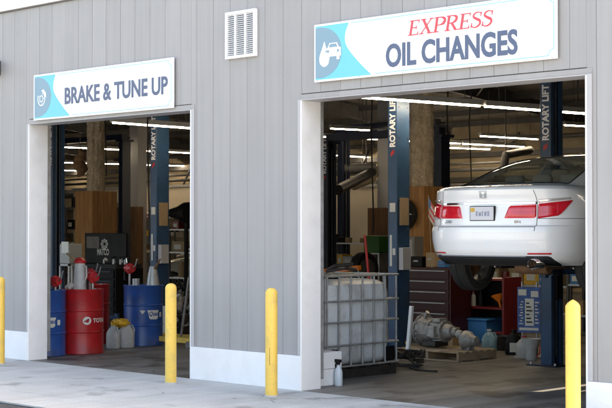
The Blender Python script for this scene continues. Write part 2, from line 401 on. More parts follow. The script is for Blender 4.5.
# outer corner trims beside the bays
for o in OPEN:
    for a, b in ((o[0] - .045, o[0] - .0115), (o[1] + .0115, o[1] + .06)):
        MB().box(a, -0.016, SK + .002, b, -0.001, H_OP + .011).build('corner_trim', trim_grey, bld, bevel=0.003)
MB().box(X0, -0.05, H_W + .012, X1 + .05, 0.02, H_W + .62).build('fascia', white, bld, bevel=0.004)
MB().box(X0, -0.03, H_W - .002, X1, 0.012, H_W + .0115).build('eave_flashing', groove, bld)
# roof, gabled
YR, ZR, YB = 11.0, 5.7, 22.0
rf = MB()
for (ya, za, yb, zb) in ((.03, H_W + .245, YR, ZR + .245), (YR, ZR + .245, YB + .2, H_W + .245)):
    rf.add([(X0, ya, za), (X1 + .1, ya, za), (X1 + .1, yb, zb), (X0, yb, zb), (X0, ya, za - .16), (X1 + .1, ya, za - .16), (X1 + .1, yb, zb - .16), (X0, yb, zb - .16)],
           [(0, 1, 2, 3), (7, 6, 5, 4), (0, 4, 5, 1), (2, 6, 7, 3), (0, 3, 7, 4), (1, 5, 6, 2)])
rf.build('roof', roofin, bld)
ra = MB()
def roof_z(y): return (H_W + (ZR - H_W) * y / YR if y < YR else H_W + (ZR - H_W) * (YB - y) / (YB - YR)) + .07
rx = [-43, -37.5, -32, -26.5, -21, -15.5, -10.4, -5.4, -0.6]
for xx in rx:
    for ya, yb in ((0.3, YR), (YR, YB - .1)):
        for dz, ww, hh in ((-.02, .16, .012), (-.20, .010, .34), (-.38, .16, .012)):
            ra.bar((xx, ya, roof_z(ya) + dz), (xx, yb, roof_z(yb) + dz), ww, hh)
ra.build('rafter', beam, bld)
pu = MB()
y = 0.9
while y < YB:
    pu.bar((X0 + .1, y, roof_z(y) - .09), (X1 - .1, y, roof_z(y) - .09), .06, .15); y += 1.55
pu.build('purlin', beam, bld)
br = MB()
for i in range(len(rx) - 1):
    for ya, yb in ((.8, 5.5), (5.5, 10.5), (11.5, 16.5)):
        br.bar((rx[i], ya, roof_z(ya) - .3), (rx[i+1], yb, roof_z(yb) - .3), .03, .03)
        br.bar((rx[i+1], ya, roof_z(ya) - .32), (rx[i], yb, roof_z(yb) - .32), .03, .03)
br.build('roof_brace', beam, bld)
MB().box(X0, YB, 0, X1, YB + .2, 2.7).box(X0, YB, 2.7, X1, YB + .2, H_W + .2).build('back_wall', insul, bld)
gw = MB()
for z in (0.4, 1.4, 2.4, 3.05, 3.75): gw.box(X0, YB - .16, z, X1, YB - .003, z + .14)
for i in range(18):
    xx = -44 + i * 2.7
    gw.bar((xx, YB - .19, 2.5), (xx + 1.3, YB - .19, 4.4), .06, .05)
gw.build('girt', beam, bld)
for (z, rr_, yy) in ((3.35, .05, 20.9), (3.52, .035, 20.9), (2.9, .07, 20.6), (4.05, .06, 19.5)):
    MB().cyl((X0 + 1, yy, z), (X1 - .2, yy, z), rr_, n=10).build('pipe', beam, bld, smooth=True)
MB().box(X0 - .2, 0, 0, X0, YB + .2, ZR).build('end_wall', inwall, bld)
# unseen right end wall, narrow slots added to throw sun strips on the floor
SWX = X1
sw = MB()
e = math.tan(SUN_EL) / math.sin(SUN_AZ)        # rise per metre of +x
ky = math.cos(SUN_AZ) / math.sin(SUN_AZ)
slots = []
for (xs, ya, yb, wd) in ((1.80, 1.65, 2.75, 0.12), (2.10, 1.75, 3.1, 0.06)):
    dx = SWX - xs; z = dx * e
    slots.append((ya + dx * ky, yb + dx * ky, z - wd * e / 2, z + wd * e / 2))
ya = min(s[0] for s in slots); yb = max(s[1] for s in slots)
sw.box(SWX, 0.28, 0, SWX + .03, ya, H_W + .1); sw.box(SWX, yb, 0, SWX + .03, YB + .2, H_W + .1)
zs_ = sorted(slots, key=lambda s: s[2])
lo, hi = zs_
sw.box(SWX, ya, 0, SWX + .03, yb, lo[2]); sw.box(SWX, ya, lo[3], SWX + .03, yb, hi[2]); sw.box(SWX, ya, hi[3], SWX + .03, yb, H_W + .1)
for s in slots:
    if s[0] > ya + .01: sw.box(SWX, ya, s[2], SWX + .03, s[0], s[3])
    if s[1] < yb - .01: sw.box(SWX, s[1], s[2], SWX + .03, yb, s[3])
sw.add([(SWX, 0, H_W), (SWX, YR, ZR + .1), (SWX, YB, H_W), (SWX + .03, 0, H_W), (SWX + .03, YR, ZR + .1), (SWX + .03, YB, H_W)],
       [(0, 1, 2), (5, 4, 3), (0, 3, 4, 1), (1, 4, 5, 2), (2, 5, 3, 0)])
sw.build('side_wall', inwall, bld)
# sectional-door tracks inside each visible bay
for o in OPEN[-2:]:
    for xx, sg in ((o[0], -1), (o[1], 1)):
        t = MB(); X = xx + sg * .03
        t.box(X - .025, TH + .015, 0.1, X + .025, TH + .07, H_OP + .15)
        t.bar((X, TH + .05, H_OP + .25), (X, 3.4, H_OP + .5), .05, .04)
        t.build('door_track', galv, bld)
    MB().cyl((o[0] - .1, TH + .16, H_OP + .42), (o[1] + .1, TH + .16, H_OP + .42), .035, n=10).build('torsion_shaft', galv, bld, smooth=True)
    # raised door leaf hanging back under the tracks
    d = MB()
    for k in range(5):
        ya_, yb_ = .55 + k * .62, 1.14 + k * .62
        za_, zb_ = H_OP + .33 + (ya_ - .4) * .08, H_OP + .33 + (yb_ - .4) * .08
        d.bar((0.5 * (o[0] + o[1]), ya_, za_), (0.5 * (o[0] + o[1]), yb_, zb_), o[1] - o[0] - .05, .05)
    d.build('raised_door', beam, bld)

# inner room: office block
op = empty('office_partition', (-12.2, 15, 0), 'beige interior office wall with flat top at the back of the shop', 'partition')
MB().box(-4.5, 0, 0, 0, 5, 2.72).build('wall', partition_m, op)
MB().box(-4.55, -.05, 2.72, .05, 5.05, 2.78).build('top_trim', trim_grey, op)
MB().box(0.001, 1.2, 1.75, .03, 2.0, 1.8).box(0.001, 1.3, 1.3, .03, 1.7, 1.33).build('shelf', wooddark, op)
p_, t_ = at_y(178, 16)
op2 = empty('office_partition', (p_.x, 16, 0), 'pale partition wall behind the lettered post in the left bay', 'partition')
MB().box(-5, 0, 0, 2.2, 3, zpx(187, t_)).build('wall', partition_m, op2)
MB().box(-5.05, -.05, zpx(187, t_), 2.25, 3.05, zpx(187, t_) + .06).build('top_trim', trim_grey, op2)

# ================================================================== FACADE ITEMS
def stroke(mb, pts, wds, y, th=0.001):
    """variable width flat stroke in xz at depth y"""
    L_, R_ = [], []
    for i, p in enumerate(pts):
        a = Vector(pts[max(i-1, 0)]); b = Vector(pts[min(i+1, len(pts)-1)]); d = (b - a).normalized(); n = Vector((-d.y, d.x)) * wds[i] / 2
        q = Vector(p); L_.append(q + n); R_.append(q - n)
    n = len(pts)
    vs = [(v.x, y, v.y) for v in L_] + [(v.x, y, v.y) for v in R_] + [(v.x, y + th, v.y) for v in L_] + [(v.x, y + th, v.y) for v in R_]
    fs = []
    for i in range(n - 1): fs += [(i, i+1, n+i+1, n+i), (2*n+i, 3*n+i, 3*n+i+1, 2*n+i+1), (i, 2*n+i, 2*n+i+1, i+1), (n+i, n+i+1, 3*n+i+1, 3*n+i)]
    fs += [(0, n, 3*n, 2*n), (n-1, 3*n-1, 4*n-1, 2*n-1)]
    mb.add(vs, fs)
def curve(pts, n=10):
    """Catmull-Rom through 2D points"""
    P = [Vector(p) for p in pts]; P = [2*P[0]-P[1]] + P + [2*P[-1]-P[-2]]; out = []
    for i in range(1, len(P) - 2):
        for k in range(n):
            t = k / n; a, b, c, d = P[i-1], P[i], P[i+1], P[i+2]
            out.append(0.5 * ((2*b) + (c-a)*t + (2*a-5*b+4*c-d)*t*t + (3*b-a-3*c+d)*t**3))
    out.append(P[-2]); return [(v.x, v.y) for v in out]

def sign(xl, xr, z0, hgt, label, letters):
    W = xr - xl; s = empty('wall_sign', (xl, -0.03, z0), label, 'sign')
    MB().box(0, -.012, 0, W, 0.008, hgt).build('board', signwhite, s, bevel=0.003)
    a = -.0135
    ins = .022
    # cyan field with curved right edge
    k = hgt / .6
    cp = [(ins, ins), (.80 * k, ins)] + curve([(.80 * k, ins), (.62 * k, .17 * k), (.46 * k, .34 * k), (.44 * k, .46 * k), (.49 * k, hgt - ins)], 6)[1:] + [(ins, hgt - ins)]
    MB().prism(cp, a, a + .0012).build('colour_field', cyan, s)
    dp = [(ins, ins + .02)] + [(ins + .37 * k * math.sin(t) ** .8, hgt/2 - (hgt/2 - ins - .012) * math.cos(t)) for t in [math.pi * i / 24 for i in range(1, 24)]] + [(ins, hgt - ins - .02)]
    MB().prism(dp, a - .0014, a - .0002).build('emblem_disc', slate, s)
    # thin inner border line
    b = MB(); i2 = .03; z = a - .0008
    for (p, q) in (((.85 * k, i2), (W - .09, i2)), ((.52 * k, hgt - i2), (W - .09, hgt - i2)), ((W - i2, .09), (W - i2, hgt - .09))):
        stroke(b, [p, q], [.006, .006], z)
    for sz in (1, -1):
        c0 = (W - i2, i2) if sz > 0 else (W - i2, hgt - i2)
        arc = [(c0[0] - .06 * math.cos(R(t)), c0[1] + sz * .06 * math.sin(R(t))) for t in range(0, 91, 15)]
        stroke(b, arc, [.006] * len(arc), z)
    b.build('border_line', cyan, s)
    sc_ = MB()
    for q in range(6):
        for zz in (.014, hgt - .014): sc_.cyl((.05 + q * (W - .1) / 5, -.015, zz), (.05 + q * (W - .1) / 5, -.011, zz), .006, n=8)
    sc_.build('screw', steel, s)
    letters(s, W, hgt, a)
    return s

def left_letters(s, W, h, a):
    x0 = wx(67.3) - wx(36); x1 = wx(170.5) - wx(36)
    t = text('lettering', 'BRAKE & TUNE UP', .285, signtext, s, Matrix.Identity(4), 1.0, .007)
    ws = [v.co.x for v in t.data.vertices]; kx = (x1 - x0) / (max(ws) - min(ws)); m0 = min(ws)
    for v in t.data.vertices: v.co = Vector((x0 + (v.co.x - m0) * kx, a - .002 - v.co.z, .175 + v.co.y))
    e = MB(); cx, cz = .175, .29
    ring = [(cx + .075 * math.cos(R(q)), cz - .02 + .085 * math.sin(R(q))) for q in range(-210, 70, 12)]
    stroke(e, ring, [.014] * len(ring), a - .003)
    ring = [(cx + .035 * math.cos(R(q)), cz - .02 + .04 * math.sin(R(q))) for q in range(0, 361, 20)]
    stroke(e, ring, [.012] * len(ring), a - .0032)
    for q in range(5):
        e.cyl((cx + .055 * math.cos(q * 1.257), a - .0036, cz - .02 + .062 * math.sin(q * 1.257)), (cx + .055 * math.cos(q * 1.257), a - .0016, cz - .02 + .062 * math.sin(q * 1.257)), .006, n=8)
    cal = [(cx + .0, cz + .085), (cx + .05, cz + .10), (cx + .10, cz + .05), (cx + .105, cz - .005), (cx + .07, cz - .01), (cx + .05, cz + .04)]
    e.prism(cal, a - .0040, a - .0034); e.build('brake_disc_emblem', signwhite, s)
def right_letters(s, W, h, a):
    x0 = wx(389) - wx(317); x1 = wx(521) - wx(317)
    t = text('lettering', 'OIL CHANGES', .31, signtext, s, Matrix.Identity(4), 1.0, .0095)
    ws = [v.co.x for v in t.data.vertices]; kx = (x1 - x0) / (max(ws) - min(ws)); m0 = min(ws)
    for v in t.data.vertices: v.co = Vector((x0 + (v.co.x - m0) * kx, a - .002 - v.co.z, .085 + v.co.y))
    # EXPRESS in slanted serif capitals drawn as strokes
    H = .145; g = MB(); x = wx(411) - wx(317); xe = wx(496) - wx(317); base = .365
    T, t_ = .026, .009
    gl = {
     'E': (.72, [([(.16,0),(.16,1)],[T,T]), ([(0,.03),(.62,.03)],[t_,t_]), ([(0,.97),(.62,.97)],[t_,t_]), ([(.16,.5),(.48,.5)],[t_,t_]),
                 ([(.62,0.0),(.62,.27)],[t_*1.6,.002]), ([(.60,1.0),(.60,.75)],[t_*1.6,.002]), ([(.48,.62),(.48,.38)],[t_*.9,t_*.9])]),
     'X': (.86, [([(.14,.98),(.66,.02)],[T,T]), ([(.66,.98),(.12,.02)],[t_,t_]), ([(0,.03),(.28,.03)],[t_,t_]), ([(.5,.03),(.84,.03)],[t_,t_]),
                 ([(0,.97),(.32,.97)],[t_,t_]), ([(.54,.97),(.8,.97)],[t_,t_])]),
     'P': (.74, [([(.16,0),(.16,1)],[T,T]), ([(0,.03),(.36,.03)],[t_,t_]), (curve([(.0,.97),(.40,.97),(.62,.86),(.66,.72),(.58,.55),(.38,.47),(.16,.48)],5),None)]),
     'R': (.84, [([(.16,0),(.16,1)],[T,T]), ([(0,.03),(.34,.03)],[t_,t_]), (curve([(.0,.97),(.40,.97),(.60,.87),(.63,.74),(.55,.58),(.38,.50),(.16,.50)],5),None),
                 ([(.36,.50),(.66,.04)],[T*.9,T]), ([(.6,.03),(.82,.03)],[t_,t_])]),
     'S': (.66, [(curve([(.52,.74),(.50,.90),(.30,.98),(.12,.88),(.10,.70),(.30,.55),(.50,.42),(.54,.22),(.40,.05),(.20,.02),(.06,.14),(.04,.30)],5),'s'),
                 ([(.53,.98),(.52,.70)],[t_*1.2,t_]), ([(.04,.02),(.05,.32)],[t_*1.2,t_])]),
    }
    tot = sum(gl[c][0] for c in 'EXPRESS'); kx = (xe - x) / tot; n = 0
    for c in 'EXPRESS':
        wdt, st = gl[c]
        for pts, wd in st:
            pts = [Vector(p) for p in pts]
            pp = [(x + p.x * kx + .20 * H * p.y, base + p.y * H) for p in pts]
            if wd is None: wd = [t_ + (T - t_) * max(0, min(1, (p.x - .4) / .2)) for p in pts]
            elif wd == 's': wd = [t_ + (T * 1.05 - t_) * max(0, 1 - abs(i - (len(pts) - 1) / 2) / (len(pts) * .33)) for i in range(len(pts))]
            stroke(g, pp, wd, a - .0030 - .00025 * (n % 9)); n += 1
        x += wdt * kx
    g.build('script_lettering', signred, s)
    e = MB(); cx, cz = .15, .285
    drop = curve([(cx, cz + .13), (cx - .035, cz + .05), (cx - .07, cz - .03), (cx - .06, cz - .10), (cx, cz - .135), (cx + .06, cz - .10), (cx + .055, cz - .02), (cx + .025, cz + .06), (cx, cz + .13)], 4)[:-1]
    e.prism(drop, a - .0026, a - .0016)
    car = [(.165, .25), (.17, .33), (.20, .345), (.225, .39), (.33, .39), (.355, .345), (.385, .335), (.385, .25), (.365, .25), (.365, .215), (.325, .215), (.325, .25), (.225, .25), (.225, .215), (.185, .215), (.185, .25)]
    e.prism(car, a - .0042, a - .0028); e.build('oil_drop_emblem', signwhite, s)
    d = MB(); d.prism([(.215, .345), (.235, .38), (.318, .38), (.338, .345)], a - .0050, a - .0043)
    for xx in (.205, .345): d.cyl((xx, a - .0050, .305), (xx, a - .0043, .305), .016, n=12)
    d.prism([(.165, .315), (.20, .315), (.20, .30), (.165, .30)], a - .0052, a - .0044)
    d.build('emblem_detail', slate, s)
sign(wx(36.0), wx(175.8), 3.095, .585, 'long white sign reading BRAKE & TUNE UP over the left bay', left_letters)
sign(wx(317), wx(560), 3.225, .60, 'large white sign reading EXPRESS OIL CHANGES over the right bay', right_letters)

vt = empty('louver_vent', (wx(227.5), -0.002, 3.58), 'white square louvered wall vent between the two bay signs', 'vent')
vw, vh = wx(257.7) - wx(227.5), .52
f = MB(); fw = .035
f.box(0, -.04, 0, fw, 0, vh).box(vw - fw, -.04, 0, vw, 0, vh).box(fw, -.04, 0, vw - fw, 0, fw).box(fw, -.04, vh - fw, vw - fw, 0, vh)
f.build('frame', white, vt, bevel=.003)
m_ = MB()
for q in (1, 2): m_.box(q * vw / 3 - .012, -.039, fw, q * vw / 3 + .008, -.004, vh - fw)
m_.build('mullion', white, vt)
sl = MB()
z = fw + .012
while z < vh - fw - .01:
    sl.add([(fw, -.034, z), (vw - fw, -.034, z), (vw - fw, -.006, z + .018), (fw, -.006, z + .018), (fw, -.034, z - .003), (vw - fw, -.034, z - .003), (vw - fw, -.006, z + .015), (fw, -.006, z + .015)],
           [(0,1,2,3),(7,6,5,4),(0,4,5,1),(3,2,6,7),(0,3,7,4),(1,5,6,2)]); z += .0225
sl.build('louver', white, vt)
MB().box(fw, -.003, fw, vw - fw, -.0005, vh - fw).build('backing', groove, vt)

wl = empty('wall_light', (wx(-4), -0.001, 3.80), 'dark hooded wall light at the far left of the facade', 'light')
MB().box(-.10, -.05, -.06, .10, 0, .14).build('back_plate', blackm, wl, bevel=.01)
MB().lathe([(.0, .13), (.10, .13), (.14, .05), (.13, -.03)], 20, (0, -.12, 0)).build('hood', blackm, wl, smooth=True)
MB().lathe([(.09, .03), (.09, -.04), (.05, -.06), (0, -.062)], 20, (0, -.12, -.0)).build('lens', lampglass, wl, smooth=True)

bl = None
for (bx, by, lab) in ((-4.79, -.55, 'yellow steel bollard at the left edge before the drum bay'), (-1.54, -.49, 'yellow steel bollard before the blue drum side of the left bay'),
                      (.12, -.56, 'yellow steel bollard with a scratched face by the white base wall'), (3.79, -.62, 'yellow steel bollard with pointed cap nearest the raised car')):
    b = empty('bollard', (bx, by, 0), lab, 'bollard', 'yellow bollards guarding the bay openings')
    r = .0625
    prof = [(r, 0), (r, 1.045), (r * .97, 1.062), (r * .75, 1.085), (r * .4, 1.098), (0, 1.102)]
    if bx > 3: prof = [(r, 0), (r, 1.045), (r * .95, 1.062), (r * .72, 1.082), (r * .40, 1.098), (r * .15, 1.108), (0, 1.110)]
    MB().lathe(prof, 32).build('post', yellow, b, smooth=True)
    MB().lathe([(r + .012, 0.0005), (r + .010, .008), (r + .001, .014)], 28).build('sealant_ring', concrete, b)
    if bx == .12:
        MB().box(-.004, -r - .0005, .32, .002, -r + .004, .50).build('scratch', wooddark, b, rz=R(30))

# ================================================================== TWO POST LIFTS
def lift_post(root, x, y, od, H=3.9, letter=True, lz=0.0, dark=False, ch=.9):
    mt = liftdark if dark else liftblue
    p = MB(); w2, d2, t = .08, .13, .012
    bx = x - od * w2
    p.box(bx, y - d2, 0, bx + od * t, y + d2, H)                      # web
    p.box(bx + od * t, y - d2, 0, x + od * w2, y - d2 + t, H); p.box(bx + od * t, y + d2 - t, 0, x + od * w2, y + d2, H)
    p.box(x + od * (w2 - t), y - d2 + t, 0, x + od * w2, y - d2 + .075, H); p.box(x + od * (w2 - t), y + d2 - .075, 0, x + od * w2, y + d2 - t, H)
    po = p.build('post', mt, root, bevel=.003, seg=1)
    MB().box(x - .22, y - .24, 0.001, x + .22, y + .24, .018).build('base_plate', liftdark, root)
    bo = MB()
    for sx in (-.18, .18):
        for sy in (-.2, .2): bo.cyl((x + sx, y + sy, .018), (x + sx, y + sy, .045), .018, n=6)
    bo.build('anchor_bolt', steel, root)
    MB().cyl((x - od * .02, y, .05), (x - od * .02, y, H - .4), .028, n=12).build('hydraulic_cylinder', galv, root, smooth=True)
    MB().box(x - od * .06, y - .06, ch - .35, x + od * .115, y + .06, ch + .35).build('carriage', blackm, root, bevel=.008)
    MB().box(x - .14, y - .18, H, x + .14, y + .18, H + .05).build('head_plate', mt, root)
    bb = MB()
    for q in range(9):
        for sy in (-.09, .09): bb.cyl((bx - od * .004, y + sy, .4 + q * .42), (bx + od * .001, y + sy, .4 + q * .42), .012, n=6)
    bb.build('side_bolt', liftdark, root)
    ch_ = MB(); ch_.box(x + od * .01, y - .075, .1, x + od * .022, y - .060, H - .1); ch_.box(x + od * .01, y + .060, .1, x + od * .022, y + .075, H - .1); ch_.build('lifting_chain', galv, root)
    if letter:
        yf = y - d2 - .0005
        M = Matrix.Translation((x + .045, yf, 2.80 + lz)) @ Matrix.Rotation(R(90), 4, 'X') @ Matrix.Rotation(R(90), 4, 'Z')
        text('lettering', 'ROTARY LIFT', .132, signwhite, root, M, .88, .005)
        a = MB(); a.prism([(x - .03, 2.70 + lz), (x + .03, 2.745 + lz), (x + .03, 2.775 + lz), (x - .03, 2.73 + lz)], yf - .001, yf)
        a.prism([(x - .03, 2.70 + lz), (x - .03, 2.67 + lz), (x + .03, 2.715 + lz), (x + .03, 2.742 + lz)], yf - .0022, yf - .0011)
        a.build('arrow_mark', redp, root)
    return po
def arms(root, x, y, od, z, spans):
    for (ex, ey) in spans:
        a = MB(); a.bar((x + od * .12, y + (.05 if ey > y else -.05), z), ((x + ex) / 2, (y + ey) / 2, z), .11, .09)
        a.bar(((x + ex) / 2 - (ex - x) * .08, (y + ey) / 2 - (ey - y) * .08, z + .004), (ex, ey, z + .004), .08, .065)
        a.cyl((ex, ey, z - .05), (ex, ey, z + .075), .05, n=16)
        a.build('lift_arm', liftblue, root, bevel=.004)

LZ = 1.08   # how far the white car is raised
def lift(x1, x2, y, label, H=3.9, up=False, letter=True, dark=False, notes=0):
    l = empty('two_post_lift', ((x1 + x2) / 2, y, 0), label, 'car lift', 'two post lifts along the bays')
    ox, oy = (x1 + x2) / 2, y
    z = 1.18 if up else .14
    lift_post(l, x1 - ox, 0, 1, H, letter, 0, dark, z); lift_post(l, x2 - ox, 0, -1, H, letter and not dark, 0, dark, z)
    MB().box(x1 - ox, -.09, H + .052, x2 - ox, .09, H + .19).build('crossbeam', liftblue if not dark else liftdark, l)
    h = MB(); h.tube([(x1 - ox - .1, .1, .3), (x1 - ox - .1, .1, H + .1), (0, .12, H + .21), (x2 - ox + .1, .1, H + .1)], .012); h.build('hose', rubber, l)
    half = (x2 - x1) / 2
    sp = .62 if up else .5
    arms(l, x1 - ox, 0, 1, z, [(x1 - ox + sp, -1.05), (x1 - ox + sp, .95)]); arms(l, x2 - ox, 0, -1, z, [(x2 - ox - sp, -1.05), (x2 - ox - sp, .95)])
    if notes:
        xx, dd = x2 - ox, .1305
        s_ = MB()
        s_.prism([(xx - .05, 1.93), (xx + .05, 1.93), (xx + .05, 2.05), (xx - .05, 2.05)], -dd - .001, -dd)
        s_.prism([(xx - .05, 1.2), (xx - .01, 1.2), (xx - .01, 1.62), (xx - .05, 1.62)], -dd - .001, -dd)
        s_.prism([(xx + .0, 1.35), (xx + .05, 1.35), (xx + .05, 1.44), (xx + .0, 1.44)], -dd - .001, -dd)
        s_.build('sticker', paper, l)
        b = MB(); b.box(xx + .0805, -.08, 1.75, xx + .10, .09, 2.12); b.build('warning_label', card, l)
        b = MB(); b.box(xx + .0805, -.1, 1.15, xx + .16, .06, 1.45); b.build('control_box', trim_grey, l, bevel=.006)
    return l
lift(.25, 3.02, 4.2, 'navy two post lift holding the white sedan in the right bay', up=True, notes=0)
lift(-4.87, -2.06, 3.96, 'blue two post lift whose lettered post stands behind the caged tank', notes=1)
lift(-9.95, -7.14, 4.0, 'blue two post lift behind the drums in the left bay', notes=1)
p_, t_ = at_y(329, 10.0); q_, u_ = at_y(438.5, 13.4); r_, v_ = at_y(124.5, 11.8)
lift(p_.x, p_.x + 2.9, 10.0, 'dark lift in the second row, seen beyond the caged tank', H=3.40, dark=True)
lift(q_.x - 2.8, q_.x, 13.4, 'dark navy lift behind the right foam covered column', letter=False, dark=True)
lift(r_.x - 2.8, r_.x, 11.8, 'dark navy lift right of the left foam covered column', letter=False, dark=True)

# ================================================================== FOAM COLUMNS WITH PLYWOOD CASING
def foam_column(px, y, fw_, cw, cd, ztop, label, wd=wood, off=(0, 0)):
    p, t = at_y(px, y)
    c = empty('building_column', (p.x, y, 0), label, 'column')
    b = MB(); n = 64; m = 120; z0, z1 = ztop + .002, roof_z(y) - .1
    vs = []
    for j in range(m):
        z = z0 + (z1 - z0) * j / (m - 1)
        for i in range(n):
            a = 2 * math.pi * i / n
            rr = fw_ * (.86 + .1 * abs(math.cos(2 * a))) * (1 + .09 * noise.noise(Vector((math.cos(a) * 2, math.sin(a) * 2, z * 1.5)) * 1.6) + .09 * noise.noise(Vector((math.cos(a) * 5, math.sin(a) * 5, z * 12))) + .06 * noise.noise(Vector((math.cos(a) * 14, math.sin(a) * 14, z * 34))))
            vs.append((off[0] + rr * math.cos(a), off[1] + rr * math.sin(a), z))
    fs = [(j*n+i, j*n+(i+1) % n, (j+1)*n+(i+1) % n, (j+1)*n+i) for j in range(m-1) for i in range(n)]
    b.add(vs, fs).build('sprayed_foam', foam, c, smooth=True)
    MB().box(-cw, 0, 0, 0, cd, ztop).build('plywood_casing', wd, c, bevel=.004)
    e = MB()
    e.box(-.045, -.012, 0, .012, -.001, ztop - .01); e.box(.001, 0, 0, .012, .045, ztop - .01); e.build('corner_strip', wd, c)
    return c, t
pL, tL = at_y(92.5, 8)
foam_column(92.5, 8, .215, .62, .66, zpx(191, tL), 'plywood boxed column with tan sprayed foam above, in the left bay', off=(-.24, .27))
pR, tR = at_y(424, 8)
foam_column(424, 8, .225, .55, .52, zpx(186, tR), 'plywood boxed column with tan foam seen left of the raised car', off=(-.30, .30))
p_, t_ = at_y(385.5, 14.2)
c = empty('building_column', (p_.x, 14.2, 0), 'bare grey column with dark wooden base behind the front lift post', 'column')
MB().box(-.16, -.10, 0, .16, -.08, roof_z(14.2) - .2).box(-.16, .08, 0, .16, .10, roof_z(14.2) - .2).box(-.01, -.08, 0, .01, .08, roof_z(14.2) - .2).build('steel_shaft', trim_grey, c)
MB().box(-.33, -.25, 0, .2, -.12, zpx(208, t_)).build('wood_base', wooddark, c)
p_, t_ = at_y(138, 13.5)
c = empty('building_column', (p_.x, 13.5, 0), 'narrow grey column with brown wooden box at its foot in the left bay', 'column')
MB().box(-.18, -.15, 0, .18, .15, roof_z(13.5) - .2).build('steel_shaft', trim_grey, c)
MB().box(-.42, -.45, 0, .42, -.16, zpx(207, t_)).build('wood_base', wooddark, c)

# ================================================================== STRIP LIGHTS
LH = 3.9
nrow = 0
def light_row(a, b, h=LH, txt='', wide=.10):
    A, B = at_h(a[0], a[1], h), at_h(b[0], b[1], h); L_ = (B - A).length; n = max(1, round(L_ / 2.5)); d = (B - A) / n
    for i in range(n):
        p = A + d * i; q = A + d * (i + 1) - d.normalized() * .05; ln = (q - p).length
        t = empty('strip_light', p, '%s strip light of %s' % (ORD[min(i, 9)] if n > 1 else 'single', txt), 'light', 'fluorescent strip lights under the roof', math.atan2(d.y, d.x))
        MB().box(0, -wide / 2, .012, ln, wide / 2, .085).build('housing', white_in, t, bevel=.004)
        MB().box(.03, -wide / 2 + .032, -.010, ln - .03, wide / 2 - .032, .0115).build('tube', tube_m, t)
        rz_ = roof_z(max(.2, min(21.5, p.y))) - h - .05
        MB().cyl((.3, 0, .085), (.3, 0, rz_), .006, n=6).cyl((ln - .3, 0, .085), (ln - .3, 0, rz_), .006, n=6).build('hanger', beam, t)
white_in = mat('fixture_white', (0.5, 0.5, 0.48), 0.5)
ORD = ['nearest', 'second', 'third', 'fourth', 'fifth', 'sixth', 'seventh', 'eighth', 'ninth', 'tenth']
light_row((357, 97), (594, 114.2), 3.40, txt='the top row in the right bay')
light_row((318, 136.5), (526, 147), txt='the row level with the car bay column foam')
light_row((430, 147.2), (492, 149.5), txt='the short faint row over the sedan trunk')
light_row((333, 155.3), (370, 157.5), txt='the low row above the beige office wall')
light_row((564, 125), (590, 126.6), txt='the short row right of the front lift post')
light_row((111, 122.6), (194, 128.4), 3.28, wide=.08, txt='the top row in the left bay')
light_row((60, 147.0), (192, 153.2), txt='the middle row in the left bay')
light_row((60, 162.6), (186, 166), txt='the lower row in the left bay')
light_row((60, 170.2), (77, 170.9), txt='the lowest row behind the left post')

light_row((330, 128.5), (372, 130.5), txt='the added row behind the beam over the caged tank')  # row added to brighten the deep interior
light_row((480, 136.0), (540, 139.5), txt='the added row behind the trunk lights')  # another extra row, put in for more light at the back

